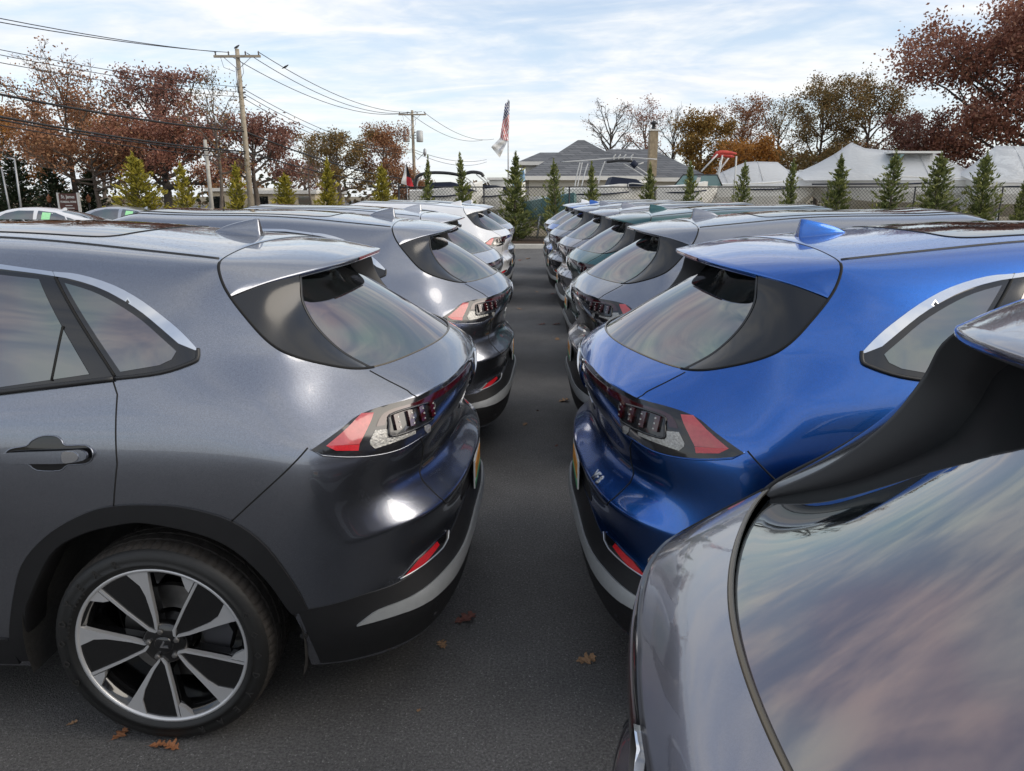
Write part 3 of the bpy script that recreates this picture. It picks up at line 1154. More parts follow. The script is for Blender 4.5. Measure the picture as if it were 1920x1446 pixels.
add_pair('clear_lens', me, M_CLEAR, i_lamp)
# raised inner frame and four light blades
pr = [to_rear(p) for p in P3['prism']]
fr = [(pr[0][0] + .030, 1.075), (pr[0][0] + .022, 1.096), (pr[2][0], 1.104), (pr[6][0] - .012, 1.098), (pr[7][0] - .010, 1.060), (pr[7][0] - .002, 1.044), (pr[3][0], 1.034), (pr[1][0] + .018, 1.032), (pr[1][0] + .026, 1.044)]
frS = [(p[0], p[1]) for p in spline(fr, 3, True)]
m = MB()
m.tube(line_on(frS, s_rear, .008), .0042, 6, True)
add_pair('lamp_frame', m.mesh('lamp_frame', True), M_GLOSSB, i_lamp)
for k in range(4):
    t_, b_ = pr[2 * k], pr[2 * k + 1]
    uc, z1, z0 = (t_[0] + b_[0]) / 2, t_[1] - .004, b_[1] - .002
    w = .0085
    me = patch_mesh('light_blade', [(uc - w, z0), (uc + w, z0), (uc + w, z1), (uc - w, z1)], s_rear, .016, .02, .012)
    ib = add_pair('light_blade', me, M_REDDEEP, i_lamp)
    m = MB()
    for kk in range(3):
        zc = z0 + (z1 - z0) * (kk + .5) / 3
        pm = patch_mesh('tmp', [(uc - w * .9, zc - .0028), (uc - w * .25, zc - .0028), (uc - w * .25, zc + .0022), (uc - w * .9, zc + .0022)], s_rear, .0175, .02, .004)
        m.add([v.co for v in pm.vertices], [tuple(p.vertices) for p in pm.polygons])
    add_pair('blade_glint', m.mesh('blade_glint', False, False), M_CLEAR, ib)
# bright lower edge of the lamp aperture
m = MB()
m.tube(line_on([lt[0]] + [(p[0], p[1] - .004) for p in lbS[:22]], s_rear, .001), .0030, 5)
add_pair('lamp_edge', m.mesh('lamp_edge', True), 'paint', i_lamp, True)
# middle section of the light bar and the winged V emblem
me = patch_mesh('light_bar', [(-.12, 1.152), (.12, 1.152), (.12, 1.104), (.06, 1.085), (-.06, 1.085), (-.12, 1.104)], s_rear, .0046, .015, .008)
i_bar = add_part('light_bar', me, M_SMOKE, i_gate)
me = patch_mesh('emblem', [(.0, 1.005), (.125, 1.148), (.085, 1.148), (.0, 1.056), (-.085, 1.148), (-.125, 1.148)], s_rear, .010, .012, .010)
add_part('emblem', me, M_CHROME, i_gate)


def text_on(s, size, u0, v0, surf_x=True, bold=0.0015, step=None):
    """letters wrapped on the tailgate, read from behind the car"""
    tm = text_mesh(s, size, 0, 'CENTER', 2, bold)
    bm = bmesh.new()
    bm.from_mesh(tm)
    bmesh.ops.triangulate(bm, faces=bm.faces)
    for v in bm.verts:
        yy, zz_ = u0 - v.co.x, v0 + v.co.y
        q, n = s_back(yy, zz_)
        if q is None:
            q = Vector((0, yy, zz_))
        v.co = Vector((q.x - .004, yy, zz_))
    bmesh.ops.recalc_face_normals(bm, faces=bm.faces)
    ex = bmesh.ops.extrude_face_region(bm, geom=bm.faces[:])['geom']
    for v in ex:
        if isinstance(v, bmesh.types.BMVert):
            v.co.x += .005
    bmesh.ops.recalc_face_normals(bm, faces=bm.faces)
    me = bpy.data.meshes.new('lettering')
    bm.to_mesh(me)
    bm.free()
    return me


add_part('lettering', text_on('V I N F A S T', .046, 0, .955), M_SATIN, i_gate)
add_part('lettering', text_on('VF 8', .040, -.46, .775), M_SATIN, i_gate)

# ------------------------------------------------------------------ lower bumper: plastic, silver blade, reflectors, plate
cl = [to_rear(p) for p in P3['clad']]
clad_top = [(1.056, .490)] + cl + [(.35, .61), (.2, .62), (.0, .62)]
clad_bot = [(.0, .325), (.2, .315), (.35, .30), (.6, .27), (.85, .262), (.93, .258), (1.0, .262)]
cp = [(p[0], p[1]) for p in spline(clad_top, 3)] + clad_bot
me = patch_mesh('bumper_cladding', cp, s_rear, .003, .025, .010)
i_clad = add_pair('bumper_cladding', me, M_PLASTIC, i_bump)
su = [to_rear(p) for p in P3['silv_up']]
sl = [to_rear(p) for p in P3['silv_lo']]
sl = [(p[0], p[1] + (.016 if 0 < i < 6 else 0)) for i, p in enumerate(sl)]
silver = [(p[0], p[1]) for p in spline(su[:7] + [(.26, .545), (.12, .56), (0, .562)], 3)] + [(p[0], p[1]) for p in spline([(0, .528), (.12, .524), (.26, .502), (.38, .470)] + sl[4:0:-1] + [su[0]], 3)][:-1]
me = patch_mesh('silver_blade', silver, s_rear, .011, .016, .012)
add_pair('silver_blade', me, M_SKID, (i_bump, i_bump))
rf = [to_rear(p) for p in P3['refl']]
me = patch_mesh('reflector_bezel', rf, s_rear, .004, .012, .006)
i_bez = add_pair('reflector_bezel', me, M_GLOSSB, i_bump)
c0 = sum((Vector(p) for p in rf), Vector((0, 0))) / len(rf)
inner_rf = [rf[0], rf[1], rf[2], ((rf[2][0] + rf[5][0]) / 2, (rf[2][1] + rf[5][1]) / 2), rf[6]]
inner_rf = [tuple(Vector(p).lerp(c0, .12)) for p in inner_rf]
me = patch_mesh('reflector', inner_rf, s_rear, .0065, .012, .004)
add_pair('reflector', me, M_REDBRIGHT, i_bez)
m = MB()
m.tube(line_on(dens([rf[0], rf[6], rf[5], rf[4], rf[3]], .01, False), s_rear, .006), .003, 5)
add_pair('reflector_trim', m.mesh('reflector_trim', True), M_SATIN, i_bez)
me = patch_mesh('plate_panel', [(-.33, .625), (.33, .625), (.30, .695), (-.30, .695)], s_rear, .0025, .03, .006)
i_pp = add_part('plate_panel', me, M_PLASTIC, i_bump)
m = MB()
m.box((-.012, -.155, .600), (-.006, .155, .725))
i_pl = add_part('number_plate', m.mesh('number_plate'), M_WHITE, i_bump)
m = MB().box((-.0145, -.13, .640), (-.0122, .13, .705))
add_part('plate_print', m.mesh('plate_print'), mat('plate_orange', (.75, .30, .03), .5, noise=.25, nscale=25), i_pl)
m = MB().box((-.0145, -.15, .604), (-.0122, .15, .628))
add_part('plate_print', m.mesh('plate_print2'), mat('plate_green', (.06, .28, .12), .5, noise=.3, nscale=25), i_pl)
# parking sensors
for (u, v) in ((1.045, .395), (.62, .315)):
    q, n = s_rear(u, v)
    m = MB()
    t = n.orthogonal().normalized()
    b = n.cross(t)
    for rr, h0 in ((.013, .005), (.0085, .0065)):
        ring = [q + n * h0 + (t * cos(2 * pi * k / 14) + b * sin(2 * pi * k / 14)) * rr for k in range(14)]
        ring2 = [p - n * .006 for p in ring]
        m.add(ring + ring2, [tuple(range(14))] + [(k, (k + 1) % 14, 14 + (k + 1) % 14, 14 + k) for k in range(14)])
    add_pair('parking_sensor', m.mesh('parking_sensor'), M_SEAL, i_bump)
# ------------------------------------------------------------------ rear window, black side fins, roof spoiler
def hole_chain():
    bm = bmesh.new()
    bm.from_mesh(BODY)
    es = [e for e in bm.edges if e.is_boundary and min(v.co.z for v in e.verts) > 1.15 and min(v.co.x for v in e.verts) < 1.0 and max(v.co.y for v in e.verts) > 1e-5 and min(v.co.y for v in e.verts) > -1e-5]
    adj = {}
    for e in es:
        a, b = e.verts
        adj.setdefault(a, []).append(b)
        adj.setdefault(b, []).append(a)
    ends = [v for v in adj if len(adj[v]) == 1]
    st = min(ends, key=lambda v: v.co.z)
    ch, prev, cur = [], None, st
    while cur is not None:
        ch.append(cur.co.copy())
        nx = [v for v in adj[cur] if v is not prev]
        prev, cur = cur, (nx[0] if nx else None)
    bm.free()
    return ch


HOLE = hole_chain()


def resample(pts, n):
    d = [0]
    for a, b in zip(pts, pts[1:]):
        d.append(d[-1] + (b - a).length)
    out = []
    j = 0
    for k in range(n):
        t = d[-1] * k / (n - 1)
        while j < len(pts) - 2 and d[j + 1] < t:
            j += 1
        f = (t - d[j]) / max(1e-9, d[j + 1] - d[j])
        out.append(pts[j].lerp(pts[j + 1], f))
    return out


def nearest(pts, p):
    p = Vector(p)
    return min(range(len(pts)), key=lambda i: (pts[i] - p).length)


def grid_mesh(name, rows, flip=False):
    n = len(rows[0])
    V = [tuple(p) for r in rows for p in r]
    F = []
    for i in range(len(rows) - 1):
        for j in range(n - 1):
            q = (i * n + j, i * n + j + 1, (i + 1) * n + j + 1, (i + 1) * n + j)
            F.append(q[::-1] if flip else q)
    me = bpy.data.meshes.new(name)
    me.from_pydata(V, [], F)
    smooth(me)
    return me


iF0 = nearest(HOLE, (.30, .632, 1.232))
iF1 = nearest(HOLE, (.712, .732, 1.487))
iR11 = nearest(HOLE, (.768, .660, 1.585))
NV, NU = 28, 14
outer_e = resample(HOLE[iF0:iF1 + 1], NV)
rim = resample(spline([(.297, .622, 1.226), (.40, .614, 1.283), (.482, .603, 1.362), (.526, .592, 1.441), (.536, .572, 1.500), (.544, .546, 1.530)], 10), NV)
TE = spline([(.416, 0, 1.570), (.428, .25, 1.567), (.472, .42, 1.558), (.545, .545, 1.543), (.628, .648, 1.520), tuple(HOLE[iF1])], 10)
# fin
iTf = min(range(len(TE)), key=lambda i: abs(TE[i].y - .545))
te_fin = resample(TE[iTf:][::-1], NU)
rows = []
for k in range(NV):
    v = k / (NV - 1)
    r = []
    for j in range(NU):
        u = j / (NU - 1)
        p = outer_e[k].lerp(rim[k], u)
        p = p + (te_fin[j] + Vector((.003, 0, -.006)) - outer_e[-1].lerp(rim[-1], u)) * (v ** 5)
        p = p + Vector((-.35, .9, .2)) * (.010 * sin(pi * u) * sin(pi * min(1, v * 1.1)))
        r.append(p)
    rows.append(r)
fin = grid_mesh('rear_fin', rows)
bm = bmesh.new(); bm.from_mesh(fin); bm.normal_update()
if sum(f.normal.y for f in bm.faces) < 0:
    bmesh.ops.reverse_faces(bm, faces=bm.faces)
bm.to_mesh(fin); bm.free(); smooth(fin)
i_fin = add_pair('rear_fin', fin, M_FIN, i_gate)
# glass edge follows the rim, set in at the top
G = []
for k in range(NV):
    v = k / (NV - 1)
    s = min(1, v * 1.6)
    G.append(rim[k] + Vector((.006 + .070 * s, -.006 - .018 * s, -.004 - .036 * s)))
rows = [[rim[k] + Vector((.0, .004, 0)) for k in range(NV)], [rim[k] + Vector((-.0045, -.001, .002)) for k in range(NV)], [rim[k] + Vector((-.001, -.008, .002)) for k in range(NV)], G]
rr = [[rows[i][k] for i in range(4)] for k in range(NV)]
me = grid_mesh('window_rim', rr)
bm = bmesh.new(); bm.from_mesh(me); bm.normal_update()
if sum(f.normal.x for f in bm.faces) > 0:
    bmesh.ops.reverse_faces(bm, faces=bm.faces)
bm.to_mesh(me); bm.free(); smooth(me)
add_pair('window_rim', me, M_SEAL, i_fin)
# glass
rows = []
NG = 33
for k in range(NV):
    v = k / (NV - 1)
    C0 = Vector((.109, 0, 1.241)).lerp(Vector((.612, 0, 1.536)), v) + Vector((-.62, 0, .78)) * (.014 * sin(pi * v))
    S = G[k]
    r = []
    for j in range(NG):
        u = -1 + 2 * j / (NG - 1)
        w = abs(u) ** 2.0
        r.append(Vector((C0.x + (S.x - C0.x) * w, S.y * u, C0.z + (S.z - C0.z) * w)))
    rows.append(r)
me = grid_mesh('rear_window', rows)
bm = bmesh.new(); bm.from_mesh(me); bm.normal_update()
if sum(f.normal.z for f in bm.faces) < 0:
    bmesh.ops.reverse_faces(bm, faces=bm.faces)
bm.to_mesh(me); bm.free(); smooth(me)
i_rw = add_part('rear_window', me, M_RGLASS, i_gate)
low = [Vector(p) for p in HOLE[:iF0 + 1]]
m = MB()
m.tube([Vector((p.x + .002, -p.y, p.z - .001)) for p in low[::-1]] + [p + Vector((.002, 0, -.001)) for p in low[1:]], .0042, 6)
add_part('window_seal', m.mesh('window_seal', True), mat('bronze_seal', (.16, .13, .09), .25, .5), i_rw)
m = MB()
m.tube([p + Vector((0, .001, -.001)) for p in HOLE[iF0 - 1:iR11 + 1]], .0048, 6)
add_pair('panel_gap', m.mesh('fin_gap', True), M_GAP, i_fin)
m = MB()
up = [Vector(p) for p in HOLE[iR11:]]
m.tube([p - Vector((0, 0, .0008)) for p in up] + [Vector((p.x, -p.y, p.z - .0008)) for p in up[::-1][1:]], .0026, 5)
add_part('panel_gap', m.mesh('spoiler_gap', True), M_GAP, i_gate)
# spoiler top
NS1, NS2, NL = 22, 10, 14
upA = resample(HOLE[iR11:][::-1], NS1)               # centre -> gutter
upB = resample(HOLE[iF1:iR11 + 1][::-1], NS2)        # gutter -> fin corner
iT = min(range(len(TE)), key=lambda i: abs(TE[i].y - .50))
teA = resample(TE[:iT + 1], NS1)
teB = resample(TE[iT:], NS2)
cutl = upA + upB[1:]
tel = teA + teB[1:]
half = []
for a, b in zip(cutl, tel):
    r = []
    for j in range(NL):
        t = j / (NL - 1)
        p = a.lerp(b, t)
        p.z += .010 * sin(pi * t) * (1 - min(1, a.y / .75)) + .004 * sin(pi * t)
        r.append(p)
    half.append(r)
full = [[Vector((p.x, -p.y, p.z)) for p in r] for r in half[::-1]] + half[1:]
lip = []
for r in full:
    t = r[-1]
    f = max(.15, min(1.0, (.74 - abs(t.y)) / .2))
    lip.append([t.copy(), t + Vector((-.003, 0, -.004)) * f, t + Vector((-.002, 0, -.012)) * f, t + Vector((.006, 0, -.020)) * f])
rows = [r + l[1:] for r, l in zip(full, lip)]
me = grid_mesh('roof_spoiler', rows)
bm = bmesh.new(); bm.from_mesh(me); bm.normal_update()
if sum(f.normal.z for f in bm.faces) < 0:
    bmesh.ops.reverse_faces(bm, faces=bm.faces)
bm.to_mesh(me); bm.free(); smooth(me)
i_sp = add_part('roof_spoiler', me, 'paint', i_gate, True)
rows = []
for r in full:
    t = r[-1]
    e = Vector((min(.70, t.x + .19), t.y * .95, 1.552 if abs(t.y) < .5 else 1.552 - (abs(t.y) - .5) * .25))
    f = max(.15, min(1.0, (.74 - abs(t.y)) / .2))
    rows.append([(t + Vector((.006, 0, -.020)) * f).lerp(e, k / 5) for k in range(6)])
me = grid_mesh('spoiler_underside', rows)
add_part('spoiler_underside', me, M_GLOSSB, i_sp)
m = MB()
strip_pts = [r[-1] for r in full if abs(r[-1].y) < .20]
rows = [[p + Vector((-.0045, 0, -.004)), p + Vector((-.006, 0, -.010)), p + Vector((-.003, 0, -.017)), p + Vector((.003, 0, -.0185))] for p in strip_pts]
me = grid_mesh('brake_light', rows)
add_part('brake_light', me, mat('brake_lens', (.22, .015, .018), .15, coat=1.0), i_sp)
# ------------------------------------------------------------------ roof: aerial, glass roof, gutters, windscreen
m = MB()
rows = []
for k in range(15):
    t = k / 14
    x = 1.045 - .185 * t
    zb, _ = s_top(x, .001)
    zb = zb.z if zb is not None else 1.64
    h = .070 * min(1, t * 1.06) ** .66
    w = .019 * (sin(pi * min(.5, .08 + t * .55)) ** .8)
    if k == 0:
        h, w = .004, .006
    sec = []
    for a, (fy, fz) in enumerate(((1.7, -.06), (1.05, .10), (.72, .50), (.36, .94), (0, 1.0), (-.36, .94), (-.72, .50), (-1.05, .10), (-1.7, -.06))):
        sec.append(Vector((x + .010 * fz * t - .004 * t, w * fy, zb + h * fz)))
    rows.append(sec)
me = grid_mesh('roof_aerial', rows)
bm = bmesh.new(); bm.from_mesh(me)
bm.verts.ensure_lookup_table()
bm.faces.new([bm.verts[14 * 9 + k] for k in range(9)])
bmesh.ops.recalc_face_normals(bm, faces=bm.faces)
bm.to_mesh(me); bm.free(); smooth(me)
me.polygons[len(me.polygons) - 1].use_smooth = False
add_part('roof_aerial', me, 'paint', None, True)
sr = [(1.228, -.30), (1.222, 0), (1.228, .30), (1.245, .40), (1.30, .445), (1.45, .452), (1.9, .44), (2.58, .40), (2.60, 0), (2.58, -.40), (1.9, -.44), (1.45, -.452), (1.30, -.445), (1.245, -.40)]
me = patch_mesh('glass_roof', sr, s_top, .0016, .05, .003)
i_gr = add_part('glass_roof', me, glass_dark('roof_glass', (.02, .022, .026)))
m = MB()
m.tube([q + Vector((0, 0, -.0005)) for q, n in [s_top(p[0], p[1]) for p in dens([(a, b) for a, b in [tuple(t) for t in spline(sr, 4, True)]], .02)]], .004, 5, True)
add_part('panel_gap', m.mesh('roof_gap', True), M_GAP, i_gr)
m = MB()
gp = [(2.62, .47), (2.2, .485), (1.591, .494), (1.182, .569), (.785, .623)]
gp = [(2.62, .505), (2.2, .51), (1.75, .522), (1.35, .55), (1.05, .583), (.785, .623)]
gl = [s_top(p[0], p[1]) for p in dens([tuple(t) for t in spline(gp, 6)], .03, False)]
m.tube([q - n * .001 for q, n in gl], .0055, 6)
add_pair('roof_gutter', m.mesh('roof_gutter', True), M_SEAL)
ws = [(3.50, 0), (3.46, .35), (3.38, .66), (3.10, .66), (2.74, .56), (2.655, .40), (2.63, 0), (2.655, -.40), (2.74, -.56), (3.10, -.66), (3.38, -.66), (3.46, -.35)]
add_part('windscreen', patch_mesh('windscreen', ws, s_top, .002, .05, .004), M_GLASS)


def s_front(u, v):
    p, n, i, d = BVH.ray_cast(Vector((6.5, u, v)), Vector((-1, 0, 0)))
    return p, n


add_pair('headlamp', patch_mesh('headlamp', [(.48, .76), (.78, .80), (.80, .69), (.74, .62), (.52, .64)], s_front, .004, .03, .01), M_SMOKE)
add_part('grille', patch_mesh('grille', [(-.5, .30), (.5, .30), (.62, .42), (.55, .52), (-.55, .52), (-.62, .42)], s_front, .004, .05, .01), M_PLASTIC)
add_part('running_light', patch_mesh('running_light', [(-.78, .90), (-.3, .878), (-.08, .84), (0, .80), (.08, .84), (.3, .878), (.78, .90), (.78, .912), (.3, .895), (.08, .862), (0, .825), (-.08, .862), (-.3, .895), (-.78, .912)], s_front, .004, .03, .006), M_CLEAR)
# door mirrors
m = MB()
rows = []
for k in range(9):
    t = k / 8
    w = (.35 + .65 * sin(pi * (.12 + .76 * t))) * .085
    rows.append([Vector((3.06 - .07 * cos(a) * (.6 + .4 * sin(pi * t)), .915 + .20 * t, 1.155 + .03 * t + w * sin(a))) for a in [2 * pi * j / 12 for j in range(13)]])
me = grid_mesh('door_mirror', rows)
bm = bmesh.new(); bm.from_mesh(me)
bmesh.ops.holes_fill(bm, edges=[e for e in bm.edges if e.is_boundary], sides=20)
bmesh.ops.recalc_face_normals(bm, faces=bm.faces)
bm.to_mesh(me); bm.free(); smooth(me)
add_pair('door_mirror', me, 'paint', i_fdoor, True)

# ------------------------------------------------------------------ wheels (axle along y, outer face towards +y)
RT = .362


def make_wheel():
    parts = []
    # tyre
    prof = [(.268, -.030), (.280, -.012), (.287, -.003), (.297, .003), (.306, .0058), (.3065, .0045), (.320, .0062), (.333, .0030), (.344, -.0050), (.351, -.0135), (.3555, -.022),
            (.3590, -.032), (.3605, -.046), (.3608, -.058), (.353, -.0595), (.353, -.0665), (.3615, -.068), (.3620, -.098), (.354, -.0995), (.354, -.1075), (.3622, -.109), (.3622, -.138), (.354, -.1395), (.354, -.1475), (.3620, -.149),
            (.3615, -.178), (.353, -.1795), (.353, -.1865), (.3608, -.188), (.3600, -.204), (.3560, -.224), (.345, -.240), (.325, -.248), (.300, -.248), (.275, -.235)]
    n = 216
    m = MB()
    vs = []
    for i, (r, h) in enumerate(prof):
        for k in range(n):
            a = 2 * pi * k / n
            rr = r
            if 10 <= i <= 13 or 28 <= i <= 30:
                if k % 3 == 0:
                    rr -= .0038
            elif i in (16, 17, 20, 21, 24, 25) and (k + i) % 6 == 0:
                rr -= .0025
            hh = h + (.0012 if i in (8, 9) and k % 3 == 0 else 0)
            vs.append((rr * cos(a), hh, rr * sin(a)))
    fs = []
    for i in range(len(prof) - 1):
        for k in range(n):
            fs.append((i * n + k, (i + 1) * n + k, (i + 1) * n + (k + 1) % n, i * n + (k + 1) % n))
    me = bpy.data.meshes.new('tyre')
    me.from_pydata(vs, [], fs)
    me.materials.append(M_RUBBER)
    me.materials.append(M_TREADR)
    for p in me.polygons:
        i = p.index // n
        p.material_index = 1 if 9 <= i <= 30 else 0
        p.use_smooth = i < 9 or i > 30
    parts.append(['tyre', me, None])
    # sidewall lettering
    m = MB()

    def ring_text(s, size, rad, a0, da):
        a = a0
        for ch in s:
            if ch != ' ':
                tm = text_mesh(ch, size, .0009, 'CENTER', 1, .0006)
                V = []
                for v in tm.vertices:
                    # centre of the glyph at angle a as seen from outside (image right = -x)
                    rr = rad + v.co.y
                    aa = a - v.co.x / rad
                    V.append((-rr * cos(aa), .0066 + v.co.z, rr * sin(aa)))
                m.add(V, [tuple(p.vertices) for p in tm.polygons])
                bpy.data.meshes.remove(tm)
            a -= da
    ring_text('GOODYEAR', .034, .3200, radians(204), radians(13.5))
    ring_text('GOODYEAR', .034, .3200, radians(24), radians(13.5))
    ring_text('EAGLE SPORT', .013, .2985, radians(172), radians(3.4))
    parts.append(['sidewall_lettering', m.mesh('sidewall_lettering', False), M_LETTER])
    # barrel and lip
    m = MB()
    m.lathe([(.262, -.225), (.258, -.20), (.252, -.10), (.250, -.045), (.262, -.022), (.272, -.014)], 72, 'y')
    m.lathe([(.250, -.215), (.05, -.19)], 48, 'y')
    parts.append(['wheel', m.mesh('wheel', True), M_ALLOYB])
    m = MB()
    m.lathe([(.272, -.020), (.2720, -.010), (.2760, -.0052), (.2830, -.0048), (.2855, -.010), (.280, -.018)], 96, 'y')
    parts.append(['rim_lip', m.mesh('rim_lip', True), M_ALLOY])

    def pol(r, deg):
        a = radians(deg)
        return (-r * cos(a), r * sin(a))

    def face_y(p):
        r = sqrt(p[0] ** 2 + p[1] ** 2)
        return -.0105 - .012 * max(0, 1 - r / .27) ** 1.3

    def slab(m, poly, top=0.0, thick=.016):
        poly = [tuple(p) for p in poly]
        b = len(m.v)
        nn = len(poly)
        m.v += [(p[0], face_y(p) + top, p[1]) for p in poly]
        m.v += [(p[0], face_y(p) + top - thick, p[1]) for p in poly]
        m.f.append(tuple(range(b, b + nn)))
        m.f.append(tuple(range(b + 2 * nn - 1, b + nn - 1, -1)))
        for i in range(nn):
            j = (i + 1) % nn
            m.f.append((b + i, b + nn + i, b + nn + j, b + j))

    for k in range(5):
        A = 132 - 72 * k
        # machined pieces: thin line, tapered blade, triangle
        m = MB()
        slab(m, [pol(.2725, A + .4), pol(.2725, A - 1.6), pol(.16, A - 2.9), pol(.075, A - 9), pol(.052, A - 26), pol(.050, A - 16), pol(.066, A - 3.2), pol(.16, A + .2)])
        slab(m, [pol(.2725, A - 24), pol(.2725, A - 31), pol(.2725, A - 38.8), pol(.255, A - 38.3), pol(.205, A - 37.6), pol(.10, A - 36), pol(.052, A - 26.5), pol(.064, A - 23), pol(.105, A - 30.0), pol(.185, A - 31.6), pol(.225, A - 30.0)])
        slab(m, [pol(.2725, A + 10.5), pol(.2725, A + 5.5), pol(.2725, A + 1.1), pol(.226, A + 1.3), pol(.236, A + 5)])
        parts.append(['spoke', m.mesh('spoke'), M_ALLOY])
        # gloss black infill in the V, set back
        m = MB()
        slab(m, [pol(.271, A - 1), pol(.271, A - 8), pol(.271, A - 15), pol(.271, A - 24.5), pol(.228, A - 29.7), pol(.186, A - 31.3), pol(.105, A - 29.6), pol(.062, A - 23), pol(.078, A - 9), pol(.16, A - 2)], -.005, .020)
        # dark flanks that carry the spokes inwards
        slab(m, [pol(.262, A - 36), pol(.262, A + 2), pol(.10, A + 1), pol(.07, A - 36)], -.022, .03)
        slab(m, [pol(.262, A + 9), pol(.262, A + 1), pol(.215, A + 1.5)], -.017, .03)
        parts.append(['spoke_infill', m.mesh('spoke_infill'), M_ALLOYB])
    # hub
    m = MB()
    m.lathe([(.0, -.022), (.066, -.024), (.074, -.030), (.080, -.060), (.08, -.19)], 40, 'y')
    parts.append(['hub', m.mesh('hub', True), M_ALLOYB])
    m = MB()
    for k in range(5):
        a = radians(96 + 72 * k)
        m.lathe([(.0, .009), (.0075, .008), (.0095, .004), (.0098, -.004)], 8, 'y', (-.050 * cos(a), -.022, .050 * sin(a)))
    parts.append(['wheel_nut', m.mesh('wheel_nut'), M_STEEL])
    m = MB()
    m.lathe([(.0, -.0165), (.028, -.0175), (.031, -.020), (.032, -.026)], 28, 'y')
    parts.append(['centre_cap', m.mesh('centre_cap', True), M_GLOSSB])
    m = MB()
    for s in (1, -1):
        V2 = [(0, -.012), (s * .016, .014), (s * .009, .014), (0, -.001)]
        ca, sa = cos(radians(62)), sin(radians(62))
        V2 = [(x * ca - y * sa, x * sa + y * ca) for x, y in V2]
        m.prism([(p[0], p[1]) for p in V2], 'y', -.018, -.0135)
    parts.append(['cap_emblem', m.mesh('cap_emblem'), M_CHROME])
    m = MB()
    m.lathe([(.09, -.105), (.172, -.105), (.172, -.128), (.09, -.128)], 48, 'y')
    parts.append(['brake_disc', m.mesh('brake_disc'), M_STEEL])
    m = MB()
    poly = [pol(.115, 28), pol(.195, 26), pol(.205, 2), pol(.195, -22), pol(.115, -24)]
    m.prism(poly, 'y', -.088, -.14)
    parts.append(['brake_caliper', m.mesh('brake_caliper'), M_CALIPER])
    return parts


WHEEL = make_wheel()
for x in (.965, .965 + XSH):
    for s in (1, -1):
        root = None
        L = Matrix.Translation((x, s * .953, .360)) @ (Matrix.Identity(4) if s > 0 else Matrix.Rotation(pi, 4, 'Z'))
        base = [p for p in WHEEL if p[0] == 'wheel'][0]
        iw_ = add_part('wheel', base[1], base[2])
        PH[iw_].append(L)
        for nm, me_, mt_ in WHEEL:
            if nm != 'wheel':
                add_part(nm, me_, mt_, iw_)


def add_car(loc, rz, pm, label, group, name='suv'):
    root = empty(name, loc, rz)
    tag(root, label, 'car', group)
    obs = []
    for e in PH:
        nm, me_, m_, par, painted = e[:5]
        o = bpy.data.objects.new(nm, me_)
        col.objects.link(o)
        if nm in ('sidewall_lettering', 'wheel_nut', 'blade_glint', 'lettering'):
            o['kind'] = 'stuff'
        if painted:
            if not me_.materials:
                me_.materials.append(pm)
            o.material_slots[0].link = 'OBJECT'
            o.material_slots[0].material = pm
        elif m_ is not None and not me_.materials:
            me_.materials.append(m_)
        if len(e) > 5:
            o.matrix_local = e[5]
        o.parent = obs[par] if par is not None else root
        obs.append(o)
    return root
# ------------------------------------------------------------------ ground
import numpy as np


